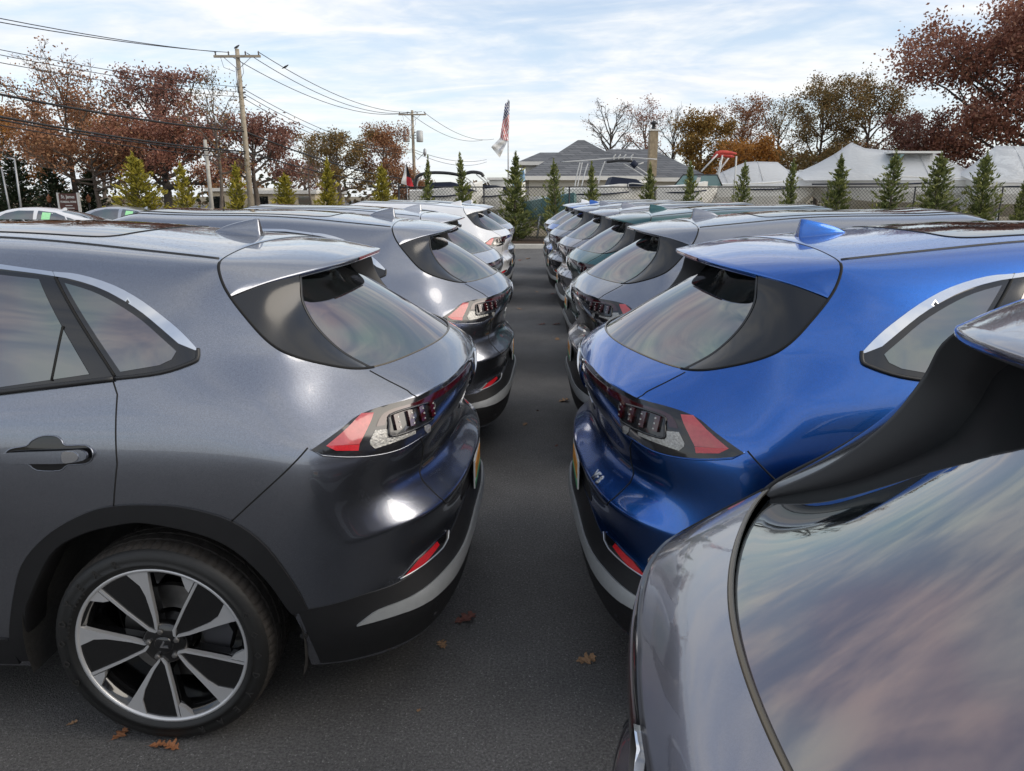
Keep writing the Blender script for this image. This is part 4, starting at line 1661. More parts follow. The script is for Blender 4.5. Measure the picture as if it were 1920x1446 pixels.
def ground_mat(name, base, base2, speck=None, nscale=3.0, bump=0.4, rough=0.92, fine=220.0, speck_amt=0.12, grain=0.0):
    m, t, b = nodes_of(name)
    N, L = t.nodes.new, t.links.new
    tc = N('ShaderNodeTexCoord')
    n1 = N('ShaderNodeTexNoise')
    n1.inputs['Scale'].default_value = nscale
    n1.inputs['Detail'].default_value = 8
    n1.inputs['Roughness'].default_value = 0.62
    L(tc.outputs['Object'], n1.inputs['Vector'])
    r1 = N('ShaderNodeMapRange')
    r1.inputs['From Min'].default_value = 0.35
    r1.inputs['From Max'].default_value = 0.68
    L(n1.outputs[0], r1.inputs[0])
    mx = N('ShaderNodeMix')
    mx.data_type = 'RGBA'
    mx.inputs[6].default_value = (*base, 1)
    mx.inputs[7].default_value = (*base2, 1)
    L(r1.outputs[0], mx.inputs[0])
    out = mx.outputs[2]
    v = N('ShaderNodeTexVoronoi')
    v.inputs['Scale'].default_value = fine
    L(tc.outputs['Object'], v.inputs['Vector'])
    if speck:
        sc = N('ShaderNodeSeparateColor')
        L(v.outputs['Color'], sc.inputs[0])
        r2 = N('ShaderNodeMapRange')
        r2.inputs['From Min'].default_value = 1 - speck_amt
        r2.inputs['From Max'].default_value = 1.0
        L(sc.outputs[0], r2.inputs[0])
        m2 = N('ShaderNodeMix')
        m2.data_type = 'RGBA'
        m2.inputs[7].default_value = (*speck, 1)
        L(r2.outputs[0], m2.inputs[0])
        L(out, m2.inputs[6])
        out = m2.outputs[2]
    if grain > 0:
        n5 = N('ShaderNodeTexNoise')
        n5.inputs['Scale'].default_value = fine * 0.42
        n5.inputs['Detail'].default_value = 3
        n5.inputs['Roughness'].default_value = 0.8
        L(tc.outputs['Object'], n5.inputs['Vector'])
        r5 = N('ShaderNodeMapRange')
        r5.inputs['From Min'].default_value = 0.36
        r5.inputs['From Max'].default_value = 0.64
        r5.inputs['To Min'].default_value = 1 - grain
        r5.inputs['To Max'].default_value = 1 + grain
        L(n5.outputs[0], r5.inputs[0])
        vs_ = N('ShaderNodeVectorMath')
        vs_.operation = 'SCALE'
        L(out, vs_.inputs[0])
        L(r5.outputs[0], vs_.inputs['Scale'])
        out = vs_.outputs[0]
    L(out, b.inputs['Base Color'])
    b.inputs['Roughness'].default_value = rough
    b.inputs['Specular IOR Level'].default_value = 0.35
    n3 = N('ShaderNodeTexNoise')
    n3.inputs['Scale'].default_value = fine * 0.8
    n3.inputs['Detail'].default_value = 5
    L(tc.outputs['Object'], n3.inputs['Vector'])
    bp = N('ShaderNodeBump')
    bp.inputs['Strength'].default_value = bump
    bp.inputs['Distance'].default_value = 0.012
    L(n3.outputs[0], bp.inputs['Height'])
    L(bp.outputs[0], b.inputs['Normal'])
    MATS[name] = m
    return m


G_ASPH = ground_mat('asphalt', (.092, .089, .087), (.145, .140, .136), (.24, .235, .23), 0.9, 0.8, .88, 240, .05, .42)
G_DIRT = ground_mat('dry_ground', (.13, .10, .065), (.20, .17, .10), (.28, .24, .16), .7, .5, .95, 30)
G_MULCH = ground_mat('mulch', (.035, .022, .015), (.085, .055, .035), (.15, .10, .07), 9, .9, .95, 45, .2)
G_CONC = ground_mat('concrete', (.42, .40, .36), (.52, .50, .45), (.32, .31, .29), 2.5, .25, .85, 120)


def sheet(name, x0, y0, x1, y1, z, m, nx=1, ny=1):
    me = bpy.data.meshes.new(name)
    vs = [(x0 + (x1 - x0) * i / nx, y0 + (y1 - y0) * j / ny, z) for j in range(ny + 1) for i in range(nx + 1)]
    fs = [(j * (nx + 1) + i, j * (nx + 1) + i + 1, (j + 1) * (nx + 1) + i + 1, (j + 1) * (nx + 1) + i) for j in range(ny) for i in range(nx)]
    me.from_pydata(vs, [], fs)
    return struct(link_mesh(name, me, m))


sheet('ground', -900, -900, 900, 900, -.02, G_DIRT)
# the lot lifts a few centimetres towards the viewer's right, where the nearest car stands


def lot_z(x, y):
    a = max(0.0, min(1.0, (x + .05) / .3))
    b = max(0.0, min(1.0, (2.05 - y) / .35))
    return .06 * (a * a * (3 - 2 * a)) * (b * b * (3 - 2 * b))


gx = [-32, -.2, -.05, 0, .05, .1, .15, .2, .25, .4, 34]
gy = [-40, 1.6, 1.7, 1.76, 1.82, 1.88, 1.94, 2.0, 2.05, 2.3, 25.95]
me = bpy.data.meshes.new('car_park')
me.from_pydata([(x, y, lot_z(x, y)) for y in gy for x in gx], [], [(j * 11 + i, j * 11 + i + 1, (j + 1) * 11 + i + 1, (j + 1) * 11 + i) for j in range(10) for i in range(10)])
smooth(me)
struct(link_mesh('car_park', me, G_ASPH))
sheet('street', -60, 30.5, -12, 400, -.012, G_ASPH)
# kerb with a chamfered face, cast in lengths
kerb = empty('kerb', (0, 25.95, 0))
struct(kerb)
for i in range(20):
    xa = -28 + i * 3.0
    m = MB()
    m.prism([(0, -.05), (0.03, .125), (.06, .15), (.24, .15), (.24, -.05)], 'x', xa + .004, xa + 2.996)
    m.build('kerb_stone', G_CONC, kerb)
me = bpy.data.meshes.new('planting_bed')
NXB, NYB = 120, 8
vs = []
for j in range(NYB + 1):
    for i in range(NXB + 1):
        y = 26.19 + 3.6 * j / NYB
        vs.append((-30 + 62 * i / NXB, y, .10 + .10 * sin(pi * j / NYB) + random.uniform(-.02, .02)))
me.from_pydata(vs, [], [(j * (NXB + 1) + i, j * (NXB + 1) + i + 1, (j + 1) * (NXB + 1) + i + 1, (j + 1) * (NXB + 1) + i) for j in range(NYB) for i in range(NXB)])
smooth(me)
struct(link_mesh('planting_bed', me, G_MULCH))

# ------------------------------------------------------------------ the parked SUVs
P_GRAPH = paint('paint_graphite', (.235, .248, .285))
P_GREY2 = paint('paint_grey_violet', (.29, .29, .32))
P_BLUE = paint('paint_blue', (.016, .115, .44))
P_GREEN = paint('paint_green', (.010, .085, .088), .9)
P_NEAR = paint('paint_pale_grey', (.225, .22, .25), flake=.05)
P_SILVER = paint('paint_silver', (.50, .51, .54), .85, .3)
P_WHITE = paint('paint_white', (.72, .72, .73), .1, .35, .02)
S1, DS = 3.05, 2.5
GL, GR = 'cars parked in the left row', 'cars parked in the right row'
for slot, xr, pm, lab in (
    (0, -.227, P_GRAPH, 'dark grey SUV nearest in the left row with its rear wheel in full view'),
    (1, -.12, P_GRAPH, 'dark grey SUV second in the left row, behind the nearest dark grey one'),
    (2, -.27, P_SILVER, 'silver SUV third in the left row, its rear mostly hidden by the dark grey one'),
    (4, -.28, P_WHITE, 'white SUV in the left row with its red and clear tail lamp showing'),
    (5, -.28, P_SILVER, 'silver SUV last in the left row, next to the conifer by the kerb'),
):
    jit = (0, .006, -.014, .010, -.008, .012, -.010)[slot]
    add_car((xr, S1 + DS * slot + jit * 3, 0), pi + jit, pm, lab, GL)
for slot, xr, pm, lab, yo in (
    (-1, .125, P_NEAR, 'grey SUV at the lower right whose large rear window fills the corner', .05),
    (0, .225, P_BLUE, 'bright blue SUV in the right row, next to the near rear window', 0),
    (1, .33, P_GRAPH, 'dark grey SUV just behind the bright blue one in the right row', 0),
    (2, .43, P_GREEN, 'dark green SUV in the right row behind the dark grey one', 0),
    (3, .43, P_GREY2, 'violet grey SUV behind the dark green one in the right row', 0),
    (4, .37, P_GRAPH, 'dark grey SUV fifth of the right row, before the far blue one', 0),
    (5, .39, P_BLUE, 'blue SUV second from the kerb in the right row, aerial just showing', 0),
    (6, .40, P_WHITE, 'white SUV last in the right row, nearest the kerb', 0),
):
    jit = (0, 0, -.008, .012, -.006, .014, -.012, .006)[slot + 1]
    add_car((xr, S1 + DS * slot + yo + jit * 3, .058 if slot < 0 else 0), jit, pm, lab, GR)
# ------------------------------------------------------------------ foliage and trees
RS = np.random.RandomState


def leaf_mat(name, cols, rough=0.6, trans=0.25):
    """leaf colours picked per leaf from a ramp"""
    if name in MATS:
        return MATS[name]
    m, t, b = nodes_of(name)
    N, L = t.nodes.new, t.links.new
    at = N('ShaderNodeAttribute')
    at.attribute_name = 'tone'
    cr = N('ShaderNodeValToRGB')
    els = cr.color_ramp.elements
    els[0].position, els[0].color = 0.0, (*cols[0], 1)
    els[1].position, els[1].color = 1.0, (*cols[-1], 1)
    for i, c in enumerate(cols[1:-1]):
        e = els.new((i + 1) / (len(cols) - 1))
        e.color = (*c, 1)
    L(at.outputs['Fac'], cr.inputs[0])
    L(cr.outputs[0], b.inputs['Base Color'])
    b.inputs['Roughness'].default_value = rough
    b.inputs['Specular IOR Level'].default_value = 0.25
    tr = N('ShaderNodeBsdfTranslucent')
    L(cr.outputs[0], tr.inputs[0])
    mx = N('ShaderNodeMixShader')
    mx.inputs[0].default_value = trans
    L(b.outputs[0], mx.inputs[1])
    L(tr.outputs[0], mx.inputs[2])
    L(mx.outputs[0], t.nodes['Material Output'].inputs[0])
    MATS[name] = m
    return m


def quads_mesh(name, C, U, W, tone):
    """leaf-sized lozenges: centres C, half axes U and W"""
    n = len(C)
    V = np.empty((n, 4, 3), np.float32)
    V[:, 0] = C - U
    V[:, 1] = C - U * 0.1 + W
    V[:, 2] = C + U
    V[:, 3] = C - U * 0.1 - W
    me = bpy.data.meshes.new(name)
    me.vertices.add(n * 4)
    me.vertices.foreach_set('co', V.reshape(-1))
    me.loops.add(n * 4)
    me.loops.foreach_set('vertex_index', np.arange(n * 4, dtype=np.int32))
    me.polygons.add(n)
    me.polygons.foreach_set('loop_start', np.arange(0, n * 4, 4, dtype=np.int32))
    a = me.attributes.new('tone', 'FLOAT', 'FACE')
    a.data.foreach_set('value', np.clip(tone, 0, 1).astype(np.float32))
    me.update(calc_edges=True)
    me.validate()
    return me


def rand_dirs(r, n):
    d = r.normal(size=(n, 3))
    return d / np.linalg.norm(d, axis=1)[:, None]


M_BARK = mat('bark_grey_brown', (.13, .105, .085), .95, noise=.4, nscale=5, bump=.5, bscale=25)
M_BARKD = mat('bark_dark', (.055, .045, .038), .95, noise=.4, nscale=5, bump=.5, bscale=25)
L_RUST = leaf_mat('leaves_rust', [(.15, .07, .04), (.27, .125, .065), (.36, .18, .095), (.40, .235, .12)])
L_BURG = leaf_mat('leaves_burgundy', [(.11, .048, .042), (.20, .092, .074), (.29, .145, .105), (.36, .21, .14)])
L_RED = leaf_mat('leaves_red', [(.13, .050, .040), (.24, .098, .068), (.34, .155, .10), (.39, .22, .14)])
L_GOLD = leaf_mat('leaves_gold', [(.12, .07, .02), (.25, .14, .035), (.34, .20, .05), (.22, .17, .05)])
L_OLIVE = leaf_mat('leaves_olive_brown', [(.09, .07, .028), (.17, .125, .045), (.26, .17, .06), (.30, .15, .06)])
L_ORANGE = leaf_mat('leaves_orange', [(.22, .09, .02), (.36, .15, .03), (.45, .21, .05), (.30, .17, .05)])
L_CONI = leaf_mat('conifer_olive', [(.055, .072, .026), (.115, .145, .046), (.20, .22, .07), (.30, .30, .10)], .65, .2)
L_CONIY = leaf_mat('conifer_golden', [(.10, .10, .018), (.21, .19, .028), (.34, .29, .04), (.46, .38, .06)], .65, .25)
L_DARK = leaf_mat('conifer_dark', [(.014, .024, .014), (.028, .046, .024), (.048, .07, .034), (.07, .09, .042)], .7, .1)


def tree(pos, H, R, z0, seed, nleaf, lm, label, bark=None, leaf=.13, trunk=.16, limbs=12, top_bare=0.0, spread=.55, name='tree', group='autumn trees behind the lot', twig=5, clump=.30, cat='tree', lean=(0, 0)):
    r = RS(seed)
    bark = bark or M_BARK
    root = empty(name, pos)
    tag(root, label, cat, group)
    mb = MB()
    # trunk
    tp = []
    off = np.zeros(2)
    for k in range(7):
        t = k / 6
        tp.append(Vector((off[0] + lean[0] * t, off[1] + lean[1] * t, H * .80 * t)))
        off = off + r.normal(size=2) * .05 * H / 8
    mb.tube(tp, [trunk * (1.25 if k == 0 else 1 - .82 * k / 6) for k in range(7)], 7)
    anchors = []

    def at_trunk(z):
        t = min(1, z / (H * .80)) * 6
        i = min(5, int(t))
        return tp[i].lerp(tp[i + 1], t - i)
    zc, rz = (H + z0) / 2, (H - z0) / 2
    for i in range(limbs):
        f = (i + .5) / limbs
        zs = z0 * .75 + (H * .78 - z0 * .75) * f ** .9
        a = i * 2.399 + r.uniform(-.4, .4)
        el = spread * (0.25 + 1.1 * f) + r.uniform(-.1, .15)
        s = at_trunk(zs)
        dirv = Vector((cos(a) * cos(el), sin(a) * cos(el), sin(el)))
        # reach to the crown's edge
        L = R
        for q in np.linspace(.3, 1.6 * max(R, rz), 24):
            p = s + dirv * q
            if (p.x / R) ** 2 + (p.y / R) ** 2 + ((p.z - zc) / rz) ** 2 > 1:
                break
            L = q
        L *= r.uniform(.82, 1.06)
        pts = [s]
        for k in range(1, 5):
            t = k / 4
            pts.append(s + dirv * (L * t) + Vector((r.normal() * .07 * L * t, r.normal() * .07 * L * t, .16 * L * t * t + r.normal() * .04 * L)))
        r0 = trunk * (.50 - .28 * f)
        mb.tube(pts, [r0 * (1 - .78 * k / 4) for k in range(5)], 5, caps=False)
        for j in range(5):
            t = .28 + .72 * (j + r.uniform(0, .8)) / 5
            t = min(t, .99)
            kk = min(3, int(t * 4))
            b0 = pts[kk].lerp(pts[kk + 1], t * 4 - kk)
            d2 = (dirv + Vector(r.normal(size=3) * .75)).normalized()
            d2.z = abs(d2.z) * .8 + .12
            l2 = L * r.uniform(.28, .5) * (1.15 - .5 * t)
            e = [b0, b0 + d2 * l2 * .5 + Vector(r.normal(size=3) * .06 * l2), b0 + d2 * l2 + Vector((0, 0, .12 * l2))]
            mb.tube(e, [r0 * .34, r0 * .22, r0 * .10], 4, caps=False)
            anchors += [e[1], e[2]]
            for q in range(twig):
                u = r.uniform(.3, 1)
                c0 = e[0].lerp(e[2], u)
                d3 = (d2 + Vector(r.normal(size=3) * .8)).normalized()
                d3.z = d3.z * .7 + .25
                l3 = l2 * r.uniform(.35, .7)
                e3 = c0 + d3 * l3
                mb.tube([c0, c0.lerp(e3, .55) + Vector(r.normal(size=3) * .05 * l3), e3], [max(.012, r0 * .12), max(.009, r0 * .08), .006], 3, caps=False)
                anchors += [c0.lerp(e3, .6), e3]
    mb.build('trunk', bark, root, sm=True, recalc=False)
    if nleaf > 0:
        A = np.array([tuple(p) for p in anchors])
        wgt = np.ones(len(A))
        if top_bare > 0:
            zt = H * (1 - top_bare)
            wgt = np.where(A[:, 2] > zt, np.clip(1 - (A[:, 2] - zt) / (H * top_bare) * 1.1, .03, 1), 1)
        wgt = wgt * r.uniform(.25, 1.5, len(A))
        nleaf = int(nleaf * 1.75)
        ii = r.choice(len(A), nleaf, p=wgt / wgt.sum())
        C = A[ii] + r.normal(size=(nleaf, 3)) * clump * np.array([1, 1, .7])
        C[:, 2] = np.maximum(C[:, 2], .15)
        U = rand_dirs(r, nleaf)
        W = np.cross(U, rand_dirs(r, nleaf))
        W /= np.linalg.norm(W, axis=1)[:, None] + 1e-9
        s = leaf * .66 * r.uniform(.6, 1.3, nleaf)[:, None]
        ct = r.uniform(-.2, .2, len(A))
        tone = .5 + ct[ii] + r.normal(size=nleaf) * .2
        link_mesh('crown', quads_mesh('crown', C, U * s, W * s * .62, tone), lm, root)
    return root


def conifer_meshes(seed, H=3.0, R=.62, n=3600, nb=120, pw=.72):
    """arborvitae: upswept flat sprays round a thin stem, feathery leader"""
    r = RS(seed)
    mb = MB()
    mb.tube([(0, 0, 0), (r.normal() * .02, 0, H * .5), (r.normal() * .03, r.normal() * .03, H * .97)], [.045, .028, .006], 6)
    C, U, W, T = [], [], [], []
    for i in range(nb):
        f = (i + r.uniform(0, 1)) / nb
        f = f ** 1.18
        z = .06 * H + .88 * H * f
        prof = (1 - f) ** pw * (.62 + .38 * min(1, f / .16)) + .055
        rad = R * prof * r.uniform(.45, 1.38)
        a = i * 2.399 + r.uniform(-.5, .5)
        up = .55 + .65 * f
        d = np.array([cos(a), sin(a), up])
        d /= np.linalg.norm(d)
        side_ = np.array([-sin(a), cos(a), 0])
        L = rad * sqrt(1 + up * up)
        k = max(6, int(n / nb * (1.45 - f)))
        t = r.uniform(.12, 1.0, k)
        lat = r.normal(size=k) * .24 * L * (1 - .6 * t)
        c = np.array([0, 0, z - .25 * rad]) + t[:, None] * L * d + lat[:, None] * side_ + r.normal(size=(k, 3)) * .025
        dd = d[None, :] * .8 + np.sign(lat)[:, None] * side_[None, :] * r.uniform(.2, .9, k)[:, None] + np.array([0, 0, .25]) + r.normal(size=(k, 3)) * .22
        dd /= np.linalg.norm(dd, axis=1)[:, None]
        nn = np.cross(dd, rand_dirs(r, k))
        nn /= np.linalg.norm(nn, axis=1)[:, None] + 1e-9
        s = r.uniform(.035, .075, k)[:, None]
        C.append(c)
        U.append(dd * s * 1.25)
        W.append(nn * s * .42)
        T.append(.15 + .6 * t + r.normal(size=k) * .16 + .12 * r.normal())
        mb.tube([(0, 0, z - .25 * rad), tuple(np.array([0, 0, z - .25 * rad]) + d * L * .8)], [.008, .003], 3, caps=False)
    # leader
    k = 70
    t = r.uniform(0, 1, k)
    c = np.stack([r.normal(size=k) * .035 * (1.3 - t), r.normal(size=k) * .035 * (1.3 - t), H * (.86 + .16 * t)], 1)
    dd = rand_dirs(r, k) * .7 + np.array([0, 0, .9])
    nn = np.cross(dd, rand_dirs(r, k))
    nn /= np.linalg.norm(nn, axis=1)[:, None] + 1e-9
    C.append(c); U.append(dd * .05); W.append(nn * .016); T.append(.7 + r.normal(size=k) * .15)
    return mb.mesh('stem', True, False), quads_mesh('foliage', np.concatenate(C), np.concatenate(U), np.concatenate(W), np.concatenate(T))


CON = [conifer_meshes(11, 3.0, .60, 2700, 80, .8), conifer_meshes(12, 3.0, .50, 2100, 64, .9), conifer_meshes(13, 3.0, .72, 3600, 100, .72), conifer_meshes(14, 3.0, .60, 2300, 62, .62), conifer_meshes(15, 3.0, .66, 3000, 84, 1.0)]
CONY = [(a, b.copy()) for a, b in CON]


def conifer(px, top, Y, kind, lm, label, w=1.0, group='young conifers along the fence', rz=0.0, zb=.12):
    st, fo = (CONY if lm is L_CONIY else CON)[kind] if lm is not L_DARK else CON_D[kind]
    rr = random.Random(int(px * 7 + top))
    Y = Y + rr.uniform(-.35, .35)
    p = atY(px, top, Y)
    o = empty('conifer', (p.x, Y, zb), rz)
    s = (p.z - zb) / 3.05
    o.scale = (s * w * rr.uniform(.98, 1.2), s * w * rr.uniform(.98, 1.2), s)
    o.rotation_euler = (rr.uniform(-.05, .05), rr.uniform(-.06, .06), rz)
    tag(o, label, 'conifer', group)
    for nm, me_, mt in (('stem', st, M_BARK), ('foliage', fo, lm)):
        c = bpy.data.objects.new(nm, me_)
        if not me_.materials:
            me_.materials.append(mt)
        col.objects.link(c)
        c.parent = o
    return o


CON_D = [(a, b.copy()) for a, b in CON]
for i, (px, top, k, w, lab) in enumerate((
    (255, 284, 2, 1.25, 'golden conifer by the leftmost gap, tallest of the yellow ones'),
    (345, 303, 3, 1.20, 'golden conifer left of the big wooden utility pole, beside the stub pole'),
    (438, 302, 0, 1.05, 'golden conifer standing in front of the big utility pole'),
    (530, 322, 2, 1.25, 'broad golden conifer right of the big utility pole, before the flat building'),
    (607, 296, 4, 1.10, 'golden conifer in front of the yellowing tree at left centre'),
    (712, 305, 2, 1.05, 'golden conifer below the round russet tree'),
)):
    conifer(px, top, 27.3, k, L_CONIY, lab, w, 'golden conifers at the left', i * 1.3)
for i, (px, top, k, w, lab) in enumerate((
    (797, 292, 1, .80, 'thin green conifer left of the curved boat tower'),
    (872, 287, 1, .95, 'green conifer between the two curved boat towers'),
    (964, 284, 4, 1.10, 'tall full green conifer at the end of the aisle by the kerb'),
    (1044, 298, 3, 1.00, 'green conifer just right of the aisle end, before the house'),
    (1114, 303, 1, .95, 'green conifer in front of the boat frame with rod holders'),
    (1220, 305, 4, 1.00, 'green conifer under the brick chimney'),
    (1297, 302, 0, .90, 'green conifer in front of the boat windscreen'),
    (1395, 302, 3, .92, 'green conifer right of the red bundle, before the small wrapped boat'),
    (1485, 296, 0, .85, 'slim green conifer between the two wrapped boats'),
    (1582, 288, 4, 1.15, 'green conifer below the peak of the large white boat wrap'),
    (1680, 282, 3, 1.15, 'wide green conifer before the cabin of the large wrapped boat'),
    (1768, 284, 2, 1.15, 'bushy green conifer left of the rightmost wrapped boat'),
    (1857, 282, 2, 1.00, 'green conifer before the rightmost wrapped boat'),
    (1922, 330, 0, 1.10, 'green conifer cut off by the right edge of the picture'),
)):
    conifer(px, top, 27.3, k, L_CONI, lab, w, 'green conifers along the fence', i * 1.7 + .4)
for i, (px, top, k, w, lab) in enumerate((
    (-60, 262, 2, 1.5, 'dark evergreen at the far left edge'),
    (20, 275, 2, 1.5, 'dark evergreen behind the grey lamp posts'),
    (95, 300, 2, 1.6, 'dark evergreen behind the brown sign'),
    (160, 318, 0, 1.7, 'low dark evergreen right of the brown sign'),
)):
    conifer(px, top, 46, k, L_DARK, lab, w, 'dark evergreens at the left', i * 2.1, 0)


def T(px, top, Y, rpx, z0px, seed, nleaf, lm, label, **k):
    """tree placed by its top and half-width as seen at distance Y"""
    p = atY(px, top, Y)
    q = atY(px, z0px, Y)
    return tree((p.x, Y, 0), p.z, rpx * Y / FPX, max(.6, q.z), seed, nleaf, lm, label, **k)


GL_, GR_ = 'autumn trees across the street', 'autumn trees behind the boat yard'
T(105, 108, 47, 105, 330, 1, 7500, L_RUST, 'tall rust-leaved tree with bare twigs at its top, far left', top_bare=.55, group=GL_, trunk=.22, limbs=16, spread=.8, leaf=.12)
T(170, 255, 45, 150, 340, 2, 5600, L_RUST, 'low spreading rust-brown tree over the brown sign', group=GL_, trunk=.18, limbs=14, spread=.35, leaf=.12)
T(285, 138, 50, 95, 290, 3, 5600, L_BURG, 'dark burgundy oak with a ragged crown left of the bare tree', group=GL_, trunk=.26, bark=M_BARKD, limbs=15, spread=.7, clump=.28)
T(300, 228, 44, 110, 335, 4, 6000, L_RED, 'reddish-brown tree with a thick dark trunk behind the golden conifers', group=GL_, trunk=.34, bark=M_BARKD, limbs=14, spread=.4, leaf=.12)
T(390, 132, 40, 48, 300, 5, 420, L_OLIVE, 'slender nearly bare tree beside the big utility pole', group=GL_, trunk=.12, limbs=12, spread=.9, leaf=.09)
T(468, 205, 48, 80, 330, 6, 5200, L_BURG, 'burgundy tree behind the big utility pole', group=GL_, trunk=.22, limbs=14, spread=.55, top_bare=.2)
T(-20, 205, 52, 80, 330, 7, 5000, L_ORANGE, 'orange-leaved tree at the left edge', group=GL_, trunk=.2)
T(175, 208, 62, 60, 330, 17, 3500, L_ORANGE, 'orange tree seen behind the rust-brown ones', group=GL_, trunk=.2)
T(575, 248, 60, 35, 340, 8, 250, L_OLIVE, 'small bare tree right of the burgundy one', group=GL_, trunk=.1, limbs=10, spread=.8, leaf=.09)
T(632, 253, 66, 66, 350, 9, 6500, L_OLIVE, 'yellowing brown tree in the gap between the two utility poles', group=GL_, trunk=.25, spread=.5)
T(716, 245, 68, 48, 335, 10, 5200, L_RUST, 'round russet tree just left of the pole with transformers', group=GL_, trunk=.2, limbs=12, spread=.7, clump=.36)
T(570, 312, 82, 60, 375, 31, 3200, L_BURG, 'low dark red tree behind the beige flat building', group=GL_, trunk=.15)
T(760, 322, 72, 40, 380, 32, 2500, L_RUST, 'low rust tree at the foot of the pole with transformers', group=GL_, trunk=.15)
T(420, 312, 82, 60, 375, 33, 3000, L_ORANGE, 'low orange tree glimpsed under the burgundy one', group=GL_, trunk=.15)
T(1145, 198, 66, 50, 305, 11, 300, L_RUST, 'bare spreading tree behind the house roof, left of the chimney', group=GR_, trunk=.24, bark=M_BARKD, limbs=15, spread=.85, leaf=.10, twig=7)
T(1212, 190, 72, 42, 290, 12, 1700, L_RED, 'thin red-leaved tree rising behind the chimney', group=GR_, trunk=.2, limbs=12, spread=.8, leaf=.11)
T(1262, 212, 66, 40, 300, 13, 80, L_RUST, 'bare twiggy tree right of the chimney', group=GR_, trunk=.18, bark=M_BARKD, limbs=14, spread=.95, leaf=.09, twig=7)
T(1322, 212, 58, 52, 335, 14, 7000, L_GOLD, 'golden-brown tree right of the house roof', group=GR_, trunk=.2, limbs=13, spread=.6)
T(1398, 186, 62, 46, 320, 15, 4200, L_RUST, 'half-bare russet tree behind the red bundle', group=GR_, trunk=.2, limbs=14, spread=.85, leaf=.11)
T(1470, 186, 62, 42, 320, 16, 2200, L_OLIVE, 'dark branching tree with few leaves, centre of the right wood', group=GR_, trunk=.2, bark=M_BARKD, limbs=14, spread=.9, leaf=.10)
T(1402, 258, 50, 48, 335, 18, 4200, L_ORANGE, 'low golden bushy tree behind the small wrapped boat', group=GR_, trunk=.16, spread=.35)
T(1550, 158, 56, 62, 320, 19, 7500, L_OLIVE, 'olive-yellow tree behind the peak of the boat wrap', group=GR_, trunk=.2, limbs=15, spread=.8, leaf=.11)
T(1636, 152, 54, 62, 320, 20, 7500, L_OLIVE, 'tall yellowing tree left of the large red oak', group=GR_, trunk=.2, limbs=15, spread=.85, leaf=.11)
T(1970, 45, 44, 205, 325, 21, 36000, L_RED, 'large dark red oak filling the right edge', group=GR_, trunk=.32, bark=M_BARKD, limbs=26, spread=.5, clump=.5, leaf=.15, twig=6)
T(1735, 215, 50, 70, 330, 22, 5200, L_BURG, 'lower burgundy tree in front of the large red oak', group=GR_, trunk=.2, spread=.45)
T(1440, 285, 54, 70, 370, 34, 3200, L_OLIVE, 'brown undergrowth tree behind the small wrapped boat', group=GR_, trunk=.12)
T(1560, 290, 52, 90, 370, 35, 4000, L_OLIVE, 'brown undergrowth tree behind the large wrapped boat', group=GR_, trunk=.12)
T(1700, 280, 52, 80, 370, 36, 3500, L_RUST, 'russet undergrowth tree left of the rightmost boat', group=GR_, trunk=.12)

# far wood on the skyline: one mass
r = RS(77)
n = 9000
X = r.uniform(-130, 150, n)
hh = 3.2 + 1.6 * np.sin(X * .11) + 1.2 * np.sin(X * .31 + 1) + .8 * np.sin(X * .83)
hh = np.where((X > -22) & (X < 4), 3.4 + .7 * np.sin(X * .6), np.maximum(hh, 3.2) * 1.25)
C = np.stack([X, 118 + r.uniform(0, 14, n), r.uniform(0, 1, n) ** .8 * hh], 1)
U = rand_dirs(r, n)
W = np.cross(U, rand_dirs(r, n))
s = r.uniform(.25, .6, n)[:, None]
fw = link_mesh('distant_wood', quads_mesh('distant_wood', C, U * s, W * s * .7, r.uniform(0, .7, n)), leaf_mat('far_wood', [(.03, .04, .02), (.07, .06, .03), (.14, .08, .045), (.12, .09, .04)]))
tag(fw, 'low dark line of woodland on the skyline', 'woodland', kind='stuff')

# ------------------------------------------------------------------ chain-link fence
M_FBLK = mat('black_vinyl', (.012, .012, .013), .45, noise=.2, nscale=20)
FY, FX0, FX1, FZ = 28.8, atY(748, 360, 28.8).x, 21.5, 2.09
fence = empty('chain_link_fence', (0, FY, 0))
tag(fence, 'black chain-link fence with round posts behind the row of conifers', 'fence')
xs, k = [], 0
x = FX0
while x < FX1:
    MB().tube([(x, 0, -.1), (x, 0, FZ + (.10 if k == 0 else .02))], .038 if k == 0 else .03, 10).build('post', M_FBLK, fence, True)
    xs.append(x)
    x += 3.22
    k += 1
for a, b in zip(xs, xs[1:]):
    MB().tube([(a, 0, FZ), (b, 0, FZ)], .022, 8).build('top_rail', M_FBLK, fence, True)
mb = MB()
hgt = FZ - .14
pitch = .13
nw = int((xs[-1] - FX0 + hgt) / pitch)
for d in (1, -1):
    for i in range(nw):
        xa = FX0 + i * pitch - (hgt if d > 0 else 0)
        x0_, x1_ = (xa, xa + hgt) if d > 0 else (xa, xa - hgt)
        z0_, z1_ = .14, FZ
        # clip to the fence ends
        lo, hi = FX0, xs[-1]
        dx = x1_ - x0_
        ta, tb = 0.0, 1.0
        if dx > 0:
            ta, tb = max(0, (lo - x0_) / dx), min(1, (hi - x0_) / dx)
        else:
            ta, tb = max(0, (hi - x0_) / dx), min(1, (lo - x0_) / dx)
        if tb <= ta:
            continue
        p, q = (x0_ + dx * ta, d * .004, z0_ + hgt * ta), (x0_ + dx * tb, d * .004, z0_ + hgt * tb)
        mb.tube([p, q], .0058, 3, caps=False)
o = mb.build('wire_mesh', M_FBLK, fence, recalc=False)
o['kind'] = 'stuff'
